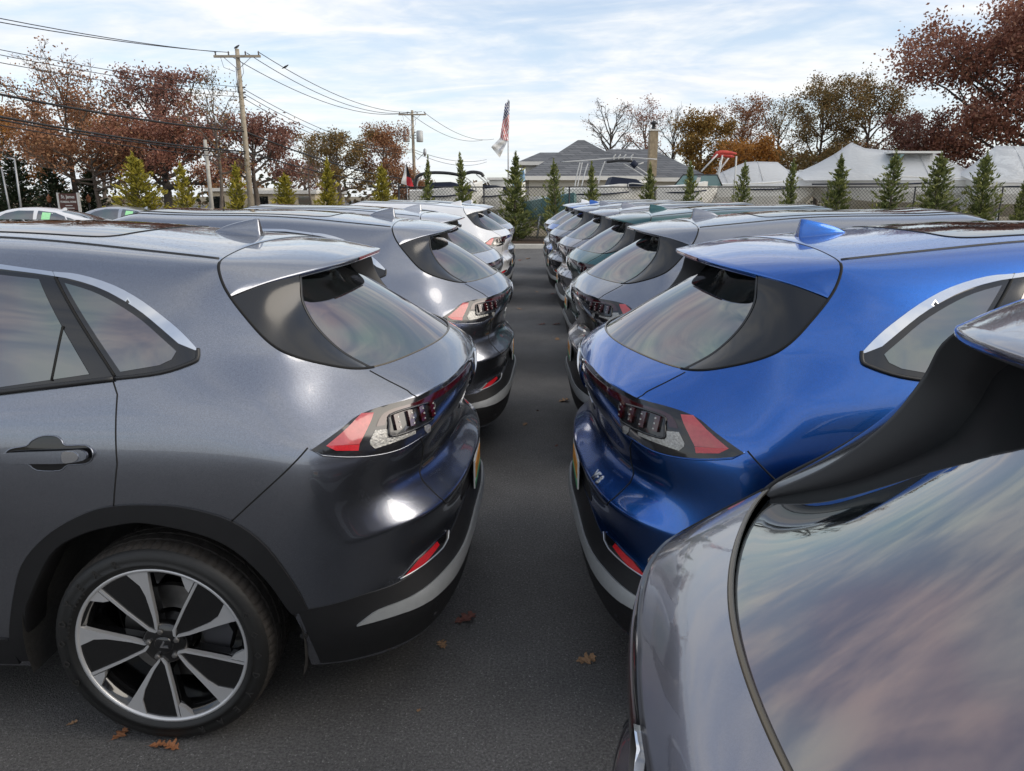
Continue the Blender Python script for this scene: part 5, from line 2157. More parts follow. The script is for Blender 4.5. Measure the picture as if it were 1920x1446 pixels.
# ------------------------------------------------------------------ utility poles and wires
M_POLE = mat('weathered_pole', (.34, .29, .22), .9, noise=.3, nscale=4, bump=.4, bscale=30)
M_WIRE = mat('wire_black', (.012, .012, .013), .6)
M_GALV = mat('galvanised', (.38, .39, .40), .5, .6, noise=.15, nscale=8)
M_TRANSF = mat('transformer_grey', (.45, .46, .46), .5, .1, noise=.1, nscale=6)
M_PORC = mat('insulator', (.10, .09, .09), .3)


def pole(px, top, Y, label, group, trans=False, arm=1.25):
    p = atY(px, top, Y)
    o = empty('utility_pole', (p.x, Y, 0))
    tag(o, label, 'utility pole', group)
    MB().tube([(.02, 0, -.3), (0, 0, p.z * .5), (-.02, 0, p.z)], [.17, .145, .11], 12).build('post', M_POLE, o, True)
    za = p.z - .38
    arm_o = MB().box((-arm, -.16, za - .06), (arm, -.07, za + .06)).build('crossarm', M_POLE, o)
    for s in (-1, 1):
        MB().tube([(s * .72, -.115, za - .05), (0, -.13, za - .65)], .018, 5).build('brace', M_GALV, o)
    for x in (-arm + .1, -.45, .45, arm - .1):
        MB().lathe([(.02, 0), (.05, .04), (.03, .09), (.055, .13), (.02, .2)], 10, 'z', (x, -.115, za + .06)).build('insulator', M_PORC, arm_o, True)
    for k, z in enumerate((p.z - 1.9, p.z - 2.15, p.z - 2.4)):
        MB().lathe([(.02, 0), (.045, .05), (.045, .12), (.02, .16)], 8, 'x', (.11, -.02, z)).build('insulator', M_PORC, o, True)
    MB().tube([(-.09, -.12, p.z - .9), (-.09, -.12, p.z - 2.2)], .05, 8).build('conduit', M_GALV, o, True)
    MB().tube([(.02, -.12, p.z - .45), (.28, -.2, p.z - .75), (.30, -.2, p.z - 1.2), (.12, -.1, p.z - 1.45)], .012, 5).build('jumper_wire', M_WIRE, o, True)
    MB().tube([(-.9, -.12, za), (-.75, -.15, za - .55), (-.2, -.12, za - .75)], .012, 5).build('jumper_wire', M_WIRE, o, True)
    if trans:
        for s in (-1, 1):
            MB().lathe([(.0, 1.02), (.2, 1.0), (.30, .93), (.31, .06), (.28, 0), (0, 0)], 20, 'z', (s * .62, -.1, p.z - 2.75)).build('transformer', M_TRANSF, o, True)
        MB().tube([(.1, -.05, p.z - 3.9), (.35, -.1, p.z - 4.3), (.95, -.1, p.z - 3.75), (1.15, -.1, p.z - 3.4)], .03, 6).build('lamp_arm', M_GALV, o, True)
        MB().lathe([(.0, .0), (.10, .04), (.15, .3), (.12, .62), (0, .7)], 12, 'z', (1.05, -.1, p.z - 4.0)).build('street_lamp_head', M_GALV, o, True)
    return Vector((p.x, Y, p.z))


PA = pole(445, 92, 42, 'tall wooden utility pole with a crossarm at the upper left', 'utility poles')
PB_ = pole(773, 207, 71, 'farther utility pole carrying two grey transformers and a street lamp', 'utility poles', True)
PC_ = Vector((PB_.x + 5.0, 103, 9.2))
MB_ = None


def wire(a, b, sag, rad, label, group='overhead wires', n=22):
    a, b = Vector(a), Vector(b)
    pts = []
    for k in range(n + 1):
        t = k / n
        p = a.lerp(b, t)
        p.z -= 4 * sag * t * (1 - t)
        pts.append(p)
    o = MB().tube(pts, rad, 5).build('overhead_wire', M_WIRE, None, True, False)
    tag(o, label, 'wire', group)
    return o


# from the near pole out of the left edge: pass through the heights the wires have there
def left_wire(za, ox, ypx, rad, label):
    a = Vector((PA.x + ox, PA.y - .1, za))
    mid = atY(-5, ypx, 27.2)
    # the span's other end is off to the left and nearer
    t = .515
    end = Vector((PA.x + ox - 5.6, 13.0, 0))
    endz = (mid.z - a.z * (1 - t)) / t
    sag = 0.55
    end.z = endz + 4 * sag * (1 - t)
    wire(a, end, sag, rad, label)


zt = PA.z
left_wire(zt - .15, -1.1, 20, .018, 'upper of the two topmost wires running off the left edge')
left_wire(zt - .18, -.45, 36, .018, 'lower of the two topmost wires running off the left edge')
left_wire(zt - 1.90, 0, 93, .014, 'highest of three thin wires left of the big pole')
left_wire(zt - 2.15, 0, 103, .014, 'middle of three thin wires left of the big pole')
left_wire(zt - 2.40, 0, 118, .014, 'lowest of three thin wires left of the big pole')
left_wire(zt - 3.95, 0, 160, .013, 'thin wire just above the thick black cable at the left')
left_wire(zt - 4.05, 0, 171, .013, 'thin wire touching the thick black cable at the left')
left_wire(zt - 4.15, 0, 179, .046, 'thick black cable crossing the trees at the left')
left_wire(zt - 5.20, 0, 222, .042, 'second thick black cable, lower over the red trees')
left_wire(zt - 5.30, 0, 228, .030, 'cable hugging the second thick cable at the left')
left_wire(zt - 5.55, 0, 238, .020, 'lowest thin cable over the red trees at the left')
for (za, zb, ox, sag, rad, lab) in (
    (-.15, -.12, 1.1, 1.0, .020, 'topmost wire between the two utility poles, a bird on it'),
    (-.18, -.12, .45, 1.15, .020, 'second wire between the crossarms of the two utility poles'),
    (-.40, -.2, -.3, 1.1, .020, 'third wire between the crossarms of the two utility poles'),
    (-1.90, -3.4, 0, .9, .018, 'upper of three sagging wires below the crossarms'),
    (-2.15, -3.5, 0, 1.0, .018, 'middle of three sagging wires below the crossarms'),
    (-2.40, -3.6, 0, 1.1, .018, 'lowest of three sagging wires below the crossarms'),
    (-4.15, -6.1, 0, .45, .050, 'thick cable sloping down from the big pole to the far one'),
    (-5.20, -6.5, 0, .45, .042, 'lower thick cable between the two utility poles'),
    (-5.55, -6.8, 0, .45, .022, 'lowest thin cable between the two utility poles'),
):
    wire((PA.x + ox, PA.y + .1, zt + za), (PB_.x + ox * .8, PB_.y - .1, PB_.z + zb), sag, rad, lab)
for (za, zb, ox, sag, lab) in (
    (-.12, -.2, 1.0, .9, 'top wire running right from the transformer pole'),
    (-.12, -.3, -.4, 1.0, 'second wire running right from the transformer pole'),
    (-3.4, -2.8, 0, .6, 'lower wire running right from the transformer pole'),
    (-3.6, -3.1, 0, .8, 'lowest thin wire running right from the transformer pole'),
    (-6.1, -5.6, 0, .6, 'cable running right from low on the transformer pole'),
):
    wire((PB_.x + ox, PB_.y + .1, PB_.z + za), (PC_.x + ox, PC_.y, PC_.z + zb), sag, .022, lab)
# stub pole by the bare tree, lamp posts
p0, p1 = atY(398, 392, 39), atY(384, 262, 39)
o = MB().tube([(p0.x, 39, 0), (p1.x, 39, p1.z)], [.11, .085], 10).build('stub_pole', mat('silvery_wood', (.40, .38, .34), .9, noise=.25, nscale=5), None, True)
tag(o, 'short leaning grey pole beside the slender bare tree', 'pole')
o = empty('lamp_post', (atY(37, 380, 40).x, 40, 0))
tag(o, 'grey lamp post with a short arm before the dark evergreens', 'lamp post')
q = atY(27, 298, 40)
MB().tube([(0, 0, 0), (q.x - o.location.x, 0, q.z)], [.06, .045], 8).build('post', M_GALV, o, True)
MB().tube([(q.x - o.location.x, 0, q.z - .02), (q.x - o.location.x - .35, 0, q.z + .05)], .05, 6).build('lamp_head', M_GALV, o, True)
q = atY(3, 316, 40)
o = MB().tube([(q.x + .1, 40, 0), (q.x, 40, q.z)], [.055, .04], 8).build('lamp_post', M_GALV, None, True)
tag(o, 'plain grey post at the left edge of the picture', 'post')


def bird(p, s, label, fz=0.0):
    m = MB()
    prof = [(-.55, .012), (-.38, .05), (-.2, .10), (0, .135), (.18, .12), (.28, .085), (.36, .085), (.43, .065), (.50, .022), (.58, .006)]
    rings = []
    pts = [(x * cos(.5), 0, x * sin(.5) + (.03 if x > .2 else 0)) for x, r_ in prof]
    m.tube([Vector(q) * s for q in pts], [r_ * s for x, r_ in prof], 8)
    for sy in (-1, 1):
        m.tube([Vector((.0, sy * .05, -.08)) * s, Vector((.02, sy * .05, -.2)) * s], .012 * s, 4)
        # folded wings along the flanks
        m.tube([Vector((.16, sy * .10, .08)) * s, Vector((-.1, sy * .13, -.03)) * s, Vector((-.42, sy * .06, -.20)) * s], [.05 * s, .07 * s, .012 * s], 6)
    o = m.build('bird', mat('black_feathers', (.012, .012, .014), .55), None, True)
    o.location = p
    o.rotation_euler = (0, 0, fz)
    tag(o, label, 'bird')


bird((PA.x - .02, 42, PA.z + .10), .45, 'dark bird perched on top of the big utility pole', 1.2)
bw = Vector((PA.x + 1.1, PA.y + .1, zt - .15)).lerp(Vector((PB_.x + .88, PB_.y - .1, PB_.z - .12)), .10)
bird((bw.x, bw.y, bw.z - 4 * 1.0 * .1 * .9 + .09), .42, 'dark bird perched on the topmost wire right of the big pole', .3)

# ------------------------------------------------------------------ flags
def flag_tri(name, quad, Y, mat_cells, label, cat='flag', nx=26, ny=12, ripple=.12):
    """a hanging cloth: quad = pixel corners tl, tr, br, bl; cells: function (u, v) -> material index"""
    tl, tr, br, bl = [atY(*q, Y) for q in quad]
    mats = mat_cells[0]
    V, F, MI = [], [], []
    for j in range(ny + 1):
        for i in range(nx + 1):
            u, v = i / nx, j / ny
            p = tl.lerp(tr, u).lerp(bl.lerp(br, u), v)
            p = p + Vector((0, ripple * sin(u * 9 + v * 5) + ripple * .6 * sin(v * 13 + u * 3), 0))
            V.append(tuple(p))
    for j in range(ny):
        for i in range(nx):
            F.append((j * (nx + 1) + i, j * (nx + 1) + i + 1, (j + 1) * (nx + 1) + i + 1, (j + 1) * (nx + 1) + i))
            MI.append(mat_cells[1]((i + .5) / nx, (j + .5) / ny))
    me = bpy.data.meshes.new(name)
    me.from_pydata(V, [], F)
    for m_ in mats:
        me.materials.append(m_)
    me.polygons.foreach_set('material_index', MI)
    smooth(me)
    o = bpy.data.objects.new(name, me)
    col.objects.link(o)
    return o


def fabric(n, c):
    return mat('cloth_' + n, c, .85, noise=.08, nscale=5)


fp = empty('flagpole', (atY(953, 350, 40).x, 40, 0))
tag(fp, 'thin flagpole rising behind the tall conifer at the aisle end', 'flagpole')
MB().tube([(0, 0, 0), (0, 0, atY(953, 187, 40).z)], [.045, .025], 8).build('post', M_GALV, fp, True)
RW = [fabric('red', (.50, .03, .04)), fabric('white', (.78, .77, .75)), fabric('navy', (.02, .035, .13))]


def us(u, v):
    # the cloth hangs in folds: canton at the head, stripes crossing the drooped fly
    if u < .34 + .12 * v:
        return 2 if (int(u * 34) + int(v * 9)) % 3 else 1
    return 0 if int((u + v * .55) * 15) % 2 == 0 else 1


uf = flag_tri('flag', ((955.5, 188), (954, 264), (937, 262), (947, 195)), 39.95, (RW, us), '', nx=60, ny=14, ripple=.07)
# widen the fly a little as it droops
tag(uf, 'striped red, white and blue flag drooping from the flagpole', 'flag')
wf = flag_tri('flag', ((938, 258), (952, 264), (937, 296), (921, 276)), 39.93, ([fabric('white', (.78, .77, .75))], lambda u, v: 0), '', nx=14, ny=12, ripple=.05)
tag(wf, 'plain white flag with dark lettering below the striped flag', 'flag')
tm = text_mesh('SNIVI', .16, 0, 'CENTER', 1)
m = MB()
a, b = atY(936, 283, 39.80), atY(946, 272, 39.80)
dx = (b - a).normalized()
up = Vector((-.5, 0, .8)).normalized()
m.add([a.lerp(b, .5) + dx * v.co.x + up * v.co.y for v in tm.vertices], [tuple(p.vertices) for p in tm.polygons])
lo = m.build('flag_lettering', fabric('navy', (.02, .035, .13)), wf, False, False)
lo['kind'] = 'stuff'
ff = flag_tri('banner', ((761, 308), (763, 308), (776, 352), (752, 344)), 29.9, ([fabric('white', (.78, .77, .75)), fabric('black', (.02, .02, .025)), fabric('red', (.5, .03, .04))], lambda u, v: 0 if u < .45 else (1 if v < .55 else 2)), '', nx=12, ny=12, ripple=.03)
tag(ff, 'small white, black and red feather banner by the fence corner post', 'banner')
q = atY(762, 305, 29.95)
MB().tube([(q.x, 29.95, 0), (q.x, 29.95, q.z)], .02, 6).build('banner_pole', M_GALV, ff, True)
bf = flag_tri('banner', ((965, 325), (983, 318), (985, 338), (960, 352)), 29.6, ([fabric('light_blue', (.30, .47, .62)), fabric('white', (.78, .77, .75))], lambda u, v: 1 if .35 < u < .55 and .3 < v < .7 else 0), '', nx=12, ny=12, ripple=.06)
tag(bf, 'pale blue banner half hidden behind the tall conifer', 'banner')

# ------------------------------------------------------------------ house, shed, flat building
M_SHING = None
m_, t_, b_ = nodes_of('asphalt_shingles')
br = t_.nodes.new('ShaderNodeTexBrick')
br.inputs['Color1'].default_value = (.10, .105, .115, 1)
br.inputs['Color2'].default_value = (.17, .175, .185, 1)
br.inputs['Mortar'].default_value = (.045, .047, .05, 1)
br.inputs['Scale'].default_value = 1.0
br.inputs['Brick Width'].default_value = .9
br.inputs['Row Height'].default_value = .24
br.inputs['Mortar Size'].default_value = .02
tc_ = t_.nodes.new('ShaderNodeTexCoord')
sp_ = t_.nodes.new('ShaderNodeSeparateXYZ')
cb_ = t_.nodes.new('ShaderNodeCombineXYZ')
ad_ = t_.nodes.new('ShaderNodeMath')
ad_.operation = 'ADD'
t_.links.new(tc_.outputs['Object'], sp_.inputs[0])
t_.links.new(sp_.outputs[0], ad_.inputs[0])
t_.links.new(sp_.outputs[1], ad_.inputs[1])
t_.links.new(ad_.outputs[0], cb_.inputs[0])
ml_ = t_.nodes.new('ShaderNodeMath')
ml_.operation = 'MULTIPLY'
ml_.inputs[1].default_value = 2.0
t_.links.new(sp_.outputs[2], ml_.inputs[0])
t_.links.new(ml_.outputs[0], cb_.inputs[1])
t_.links.new(cb_.outputs[0], br.inputs[0])
t_.links.new(br.outputs[0], b_.inputs['Base Color'])
b_.inputs['Roughness'].default_value = .9
M_SHING = m_


def siding(name, c, row=.18):
    m, t, b = nodes_of(name)
    tc = t.nodes.new('ShaderNodeTexCoord')
    w = t.nodes.new('ShaderNodeTexWave')
    w.bands_direction = 'Z'
    w.wave_profile = 'SAW'
    w.inputs['Scale'].default_value = .314 / row
    t.links.new(tc.outputs['Object'], w.inputs[0])
    bp = t.nodes.new('ShaderNodeBump')
    bp.inputs['Strength'].default_value = .9
    bp.inputs['Distance'].default_value = .03
    t.links.new(w.outputs[0], bp.inputs['Height'])
    t.links.new(bp.outputs[0], b.inputs['Normal'])
    b.inputs['Base Color'].default_value = (*c, 1)
    b.inputs['Roughness'].default_value = .6
    return m


M_SID = siding('cream_siding', (.60, .57, .50))
M_SIDW = siding('white_siding', (.72, .70, .64), .16)
M_TRIM = mat('white_trim', (.74, .72, .67), .55, noise=.06, nscale=4)
M_BEIGE = mat('beige_stucco', (.55, .47, .34), .9, noise=.08, nscale=2)
M_BLOCK = mat('tan_block', (.34, .27, .18), .95, noise=.3, nscale=5)


def hip(root, x0, x1, y0, y1, ze, zr, rx0, rx1, wall, over=.45):
    ym = (y0 + y1) / 2
    MB().box((x0 + over, y0 + over, 0), (x1 - over, y1 - over, ze - .02)).build('wall', wall, root)
    m = MB()
    V = [(x0, y0, ze), (x1, y0, ze), (x1, y1, ze), (x0, y1, ze), (rx0, ym, zr), (rx1, ym, zr)]
    m.add(V, [(0, 1, 5, 4), (1, 2, 5), (2, 3, 4, 5), (3, 0, 4), (3, 2, 1, 0)])
    r_ = m.build('roof', M_SHING, root)
    m = MB()
    for (a, b) in (((x0 - .03, y0 - .03), (x1 + .03, y0 + .02)), ((x0 - .03, y1 - .02), (x1 + .03, y1 + .03)), ((x0 - .03, y0 + .02), (x0 + .02, y1 - .02)), ((x1 - .02, y0 + .02), (x1 + .03, y1 - .02))):
        m.box((a[0], a[1], ze - .24), (b[0], b[1], ze - .003))
    m.build('fascia', M_TRIM, r_)


HY = 46
hs = empty('house', (0, HY, 0))
tag(hs, 'low cream house with a grey shingled hip roof behind the boats', 'house')


def hx(px, Y=HY):
    return atY(px, 330, Y).x


def hz(py, Y=HY):
    return atY(1100, py, Y).z


hip(hs, hx(978), hx(1222), 0, 8.5, hz(330), hz(262, 50), hx(1097) - .2, hx(1097) + .2, M_SID)
hip(hs, hx(1066), hx(1345), 1.5, 10.5, hz(332), hz(280, 52), hx(1160), hx(1250), M_SID)
hip(hs, hx(973, 54), hx(1100, 54), 7, 13, hz(304, 54), hz(286, 56), hx(1012, 57), hx(1080, 57), M_SIDW)
m = MB()
cx0, cx1 = hx(1221), hx(1236)
m.box((cx0, 1.0, hz(330)), (cx1, 1.7, hz(243)))
ch = m.build('chimney', M_BLOCK, hs)
MB().box((cx0 - .05, .95, hz(243) + .003), (cx1 + .05, 1.75, hz(243) + .09)).build('chimney_cap', M_TRIM, ch)
m = MB()
m.lathe([(.16, 0), (.12, .10), (.10, .30), (.24, .32), (.22, .38), (.04, .52)], 12, 'z', ((cx0 + cx1) / 2, 1.35, hz(243) + .09))
m.build('flue_cowl', M_FBLK, ch, True)
# white sided shed by the fence
sh = empty('shed', (0, 33, 0))
tag(sh, 'small white sided shed beside the tall conifer at the aisle end', 'shed')
xa, xb, zt_ = atY(918, 340, 33).x, atY(978, 340, 33).x, atY(940, 333, 33).z
MB().box((xa, 0, 0), (xb, 3, zt_ - .1)).build('wall', M_SIDW, sh)
MB().box((xa - .1, -.1, zt_ - .097), (xb + .1, 3.1, zt_)).build('roof', M_TRIM, sh)
MB().box((xb - .5, -.04, .02), (xb - .32, -.003, zt_ - .12)).build('door_frame', M_TRIM, sh)
MB().lathe([(.0, 0), (.07, .02), (.07, .12), (.03, .16)], 10, 'z', (xb - .15, -.1, zt_ + .06)).build('lamp', M_FBLK, sh, True)
# beige flat-roofed building at left
fb = empty('flat_building', (0, 62, 0))
tag(fb, 'beige flat-roofed building low behind the golden conifers', 'building')
for (a, b, top, y0) in ((362, 470, 352, 3), (470, 590, 357, 0)):
    x0_, x1_, z1_ = atY(a, top, 62).x, atY(b, top, 62).x, atY(a, top, 62).z
    MB().box((x0_, y0, 0), (x1_, y0 + 10, z1_ - .28)).build('wall', M_BEIGE, fb)
    MB().box((x0_ - .2, y0 - .25, z1_ - .277), (x1_ + .2, y0 + 10.2, z1_)).build('cornice', M_TRIM, fb)
    n_ = 3
    for k in range(n_):
        wx = x0_ + (x1_ - x0_) * (k + .5) / n_
        w_ = MB().box((wx - .5, y0 - .03, .3), (wx + .5, y0 - .003, 1.7)).build('window', M_GLASS, fb)
        MB().box((wx - .58, y0 - .05, .2), (wx + .58, y0 - .032, .297)).build('sill', M_TRIM, w_)

# ------------------------------------------------------------------ roadside sign and lanterns
SY = 44
sg = empty('roadside_sign', (atY(131, 390, SY).x, SY, 0), radians(-14))
tag(sg, 'brown roadside sign with white lettering between white posts', 'sign')
M_BROWN = mat('sign_brown', (.10, .035, .025), .6, noise=.1, nscale=4)
zt1, zt0 = atY(131, 363, SY).z, atY(131, 394, SY).z
MB().box((-.66, -.03, zt0), (.66, .03, zt1)).build('board', M_BROWN, sg)
for s in (-1, 1):
    MB().box((s * .72 - .06, -.06, 0), (s * .72 + .06, .06, zt1 + .05)).build('post', M_TRIM, sg)


def plane_text(s, size, c, parent, m_, bold=.004):
    tm = text_mesh(s, size, .004, 'CENTER', 2, bold)
    o = link_mesh('lettering', tm, m_, parent)
    o.location = c
    o.rotation_euler = (pi / 2, 0, 0)
    o['kind'] = 'stuff'
    return o


hgt_ = zt1 - zt0
plane_text('St. James', .27, (0, -.04, zt1 - .19), sg, M_TRIM)
plane_text('FUNERAL HOME', .155, (0, -.04, zt1 - .48), sg, M_TRIM)
for k, w in enumerate((.5, .75)):
    MB().box((-w / 2, -.036, zt1 - .70 - k * .15), (w / 2, -.0305, zt1 - .66 - k * .15)).build('painted_rule', M_TRIM, sg)
for px, lab in ((91, 'copper lantern on a post left of the brown sign'), (165, 'copper lantern on a post right of the brown sign')):
    q = atY(px, 367, SY + .5)
    o = empty('lantern', (q.x, SY + .5, 0))
    tag(o, lab, 'lantern', 'lanterns by the brown sign')
    MB().tube([(0, 0, 0), (0, 0, q.z - .40)], .035, 8).build('post', M_FBLK, o, True)
    MB().lathe([(.06, -.40), (.12, -.34), (.15, -.12), (.17, -.10), (.05, .0), (.02, .08)], 6, 'z', (0, 0, q.z)).build('lamp_head', mat('copper', (.30, .13, .07), .45, .6), o)

# ------------------------------------------------------------------ boats in the yard
M_GEL = mat('white_gelcoat', (.74, .73, .69), .3, coat=.5, noise=.05, nscale=1.2)
M_TEAL = mat('teal_hull', (.10, .22, .22), .35, coat=.4, noise=.08, nscale=1.5)
M_NAVY = mat('navy_canvas', (.015, .022, .045), .85, noise=.2, nscale=3)
M_TUBE = mat('white_tube', (.55, .55, .54), .3)
M_DTUBE = mat('dark_tube', (.02, .02, .022), .4)


def wrap_mat():
    m, t, b = nodes_of('shrink_wrap')
    b.inputs['Base Color'].default_value = (.62, .64, .66, 1)
    b.inputs['Roughness'].default_value = .28
    b.inputs['Alpha'].default_value = .70
    tc = t.nodes.new('ShaderNodeTexCoord')
    mp = t.nodes.new('ShaderNodeMapping')
    mp.inputs['Scale'].default_value = (1.0, 1.0, 3.0)
    mp.inputs['Rotation'].default_value = (0, .6, .3)
    n = t.nodes.new('ShaderNodeTexNoise')
    n.inputs['Scale'].default_value = 2.2
    n.inputs['Detail'].default_value = 5
    n.inputs['Distortion'].default_value = 1.2
    t.links.new(tc.outputs['Object'], mp.inputs[0])
    t.links.new(mp.outputs[0], n.inputs[0])
    bp = t.nodes.new('ShaderNodeBump')
    bp.inputs['Strength'].default_value = .45
    bp.inputs['Distance'].default_value = .05
    t.links.new(n.outputs[0], bp.inputs['Height'])
    t.links.new(bp.outputs[0], b.inputs['Normal'])
    return m


M_WRAP = wrap_mat()


def hull_mesh(L, B, zk, zg, rise=.35, n=14):
    """planing hull along +x (bow): keel zk, gunwale zg"""
    rows = []
    for i in range(n + 1):
        t = i / n
        w = B / 2 * (1 - max(0, (t - .45) / .55) ** 2.3)
        k = zk + (zg - zk) * .85 * max(0, (t - .62) / .38) ** 2.0
        g = zg + rise * t * t
        x = L * t
        c = k + (g - k) * .35
        xs_ = x + (.35 * (1 if t > .6 else 0) * (t - .6) / .4)
        rows.append([(x, -w * .86, g), (x, -w, g - .05), (x, -w * .96, c + (g - c) * .4), (x, -w * .82, c), (x, 0, k), (x, w * .82, c), (x, w * .96, c + (g - c) * .4), (x, w, g - .05), (x, w * .86, g)])
    V = [p for r in rows for p in r]
    F = []
    k = 9
    for i in range(n):
        for j in range(k - 1):
            F.append((i * k + j, i * k + j + 1, (i + 1) * k + j + 1, (i + 1) * k + j))
        F.append((i * k + 8, i * k, (i + 1) * k, (i + 1) * k + 8))
    F.append(tuple(range(k)))
    m = MB()
    m.add(V, F)
    me = m.mesh('hull', False)
    return me


def boat(pxa, pxb, Y, zk, gpx, label, hullm=None, B=2.5, flip=False, name='boat'):
    xa, xb = atY(pxa, 350, Y).x, atY(pxb, 350, Y).x
    zg = atY((pxa + pxb) / 2, gpx, Y).z
    root = empty(name, (xa, Y, 0))
    tag(root, label, 'boat', 'boats laid up behind the fence')
    h = link_mesh('hull', hull_mesh(xb - xa, B, zk, zg), hullm or M_GEL, root)
    if flip:
        h.matrix_local = Matrix.Translation((xb - xa, 0, 0)) @ Matrix.Rotation(pi, 4, 'Z')
    st = MB()
    for t in (.2, .6):
        for s in (-1, 1):
            MB().tube([((xb - xa) * t, s * B * .42, 0), ((xb - xa) * t, s * B * .34, zk + .35)], .05, 6).build('jack_stand', M_GALV, root, True)
    MB().tube([((xb - xa) * .02, -B * .47, zg - .28), ((xb - xa) * .5, -B * .515, zg - .26), ((xb - xa) * .75, -B * .47, zg - .18)], .03, 5).build('rub_rail', M_NAVY, root, True)
    return root, xa, zg


def wrap(root, xa, zg, prof, Y, B=2.5, nx=5):
    """shrink-wrap cover: ridge given in pixels, skirts at the gunwale"""
    P = [atY(px, py, Y) for px, py in prof]
    R_ = [Vector(q) for q in dens([(p.x - xa, p.z) for p in P], .7, False)]
    rows = []
    n = len(R_)
    for i, p in enumerate(R_):
        t = i / (n - 1)
        w = B / 2 * (1.03 - .55 * max(0, abs(t - .45) - .25) ** 1.5)
        z = p[1]
        g = zg - .12
        h = max(.05, z - g)
        rows.append([Vector((p[0], -w, g)), Vector((p[0], -w * .90, g + h * .20)), Vector((p[0], -w * .52, g + h * .58)), Vector((p[0], -w * .20, g + h * .86)), Vector((p[0], 0, z)),
                     Vector((p[0], w * .20, g + h * .86)), Vector((p[0], w * .52, g + h * .58)), Vector((p[0], w * .90, g + h * .20)), Vector((p[0], w, g))])
    me = grid_mesh('shrink_wrap_cover', rows)
    bm = bmesh.new(); bm.from_mesh(me)
    bmesh.ops.recalc_face_normals(bm, faces=bm.faces)
    bm.to_mesh(me); bm.free()
    c = link_mesh('shrink_wrap_cover', me, M_WRAP, root)
    # ridge pole and straps under the film
    for k in (.3, .62):
        i = int(k * (n - 1))
        MB().tube([(R_[i][0], 0, zg - .3), (R_[i][0], 0, R_[i][1] - .02)], .04, 6).build('wrap_prop', M_TUBE, c, True)
    for k in (.18, .42, .55, .8):
        i = int(k * (n - 1))
        MB().tube([rows[i][1] + Vector((0, -.02, 0)), rows[i][2] + Vector((0, -.02, .02)), rows[i][4] + Vector((0, 0, .02))], .012, 4).build('wrap_strap', M_TUBE, c, True)


r1, xa1, zg1 = boat(1495, 1850, 34, .9, 334, 'large motor boat under a peaked white shrink-wrap cover', B=2.7, flip=True)
wrap(r1, xa1, zg1, [(1488, 327), (1530, 308), (1565, 289), (1596, 267), (1622, 278), (1665, 282), (1745, 285), (1775, 300), (1815, 318), (1855, 336)], 34, 2.7)
m = MB()
wx0, wx1 = atY(1628, 300, 34).x - xa1, atY(1700, 300, 34).x - xa1
m.prism([(wx0, zg1), (wx0 + .9, zg1 + .95), (wx0 + 1.05, zg1 + .95), (wx0 + .25, zg1)], 'y', -1.0, 1.0)
m.build('windscreen', mat('sea_glass', (.10, .20, .20), .1, coat=1), r1)
MB().box((wx0 + .6, -.9, zg1 + 1.0), (wx0 + 2.7, .9, zg1 + 1.08)).build('hard_top', M_GEL, r1)
r2, xa2, zg2 = boat(1335, 1535, 34, .8, 344, 'small boat under a white wrapped cover left of the large one', B=2.2)
wrap(r2, xa2, zg2, [(1322, 340), (1355, 322), (1398, 304), (1420, 303), (1458, 304), (1476, 318), (1505, 322), (1540, 336)], 34, 2.2)
r3, xa3, zg3 = boat(1800, 2060, 33, .9, 338, 'white wrapped boat cut off by the right edge', B=2.6)
wrap(r3, xa3, zg3, [(1796, 328), (1830, 304), (1868, 273), (1900, 274), (1960, 275), (2010, 288), (2065, 330)], 33, 2.6)
r4, xa4, zg4 = boat(1225, 1345, 32.5, .7, 349, 'open white boat with a framed windscreen behind the fence', B=2.1)
q0, q1 = atY(1258, 346, 32.5).x - xa4, atY(1350, 346, 32.5).x - xa4
for (a, b, c, d) in ((q0, q0 + .35, q0 + .95, q0 + .85), (q0 + 1.05, q0 + 1.1, q0 + 1.75, q0 + 1.95)):
    MB().add([(a, -.7, zg4), (d, -.7, zg4), (c, -.7, zg4 + .42), (b, -.7, zg4 + .42), (a, -.68, zg4), (d, -.68, zg4), (c, -.68, zg4 + .42), (b, -.68, zg4 + .42)], [(0, 1, 2, 3), (7, 6, 5, 4), (0, 4, 5, 1), (1, 5, 6, 2), (2, 6, 7, 3), (3, 7, 4, 0)]).build('windscreen_pane', mat('sea_glass', (.10, .20, .20), .1, coat=1), r4)
MB().tube([(q0, -.7, zg4), (q0 + .35, -.7, zg4 + .44), (q0 + 1.75, -.7, zg4 + .44), (q0 + 1.98, -.7, zg4)], .028, 5).build('windscreen_frame', M_DTUBE, r4, True)
# boat with the white rod-holder frame
r5, xa5, zg5 = boat(1050, 1215, 32, .7, 352, 'white boat carrying a tube frame with rod holders', B=2.3)


def tubes(root, xa, Y, lines, m_, nm='tower_tube', rad=.026):
    for ln in lines:
        dys = ln[0]
        pts = [atY(px, py, Y) for px, py in ln[1:]]
        MB().tube([Vector((p.x - xa, dys, p.z)) for p in (spline(pts, 4) if len(pts) > 2 else pts)], rad, 6).build(nm, m_, root, True)


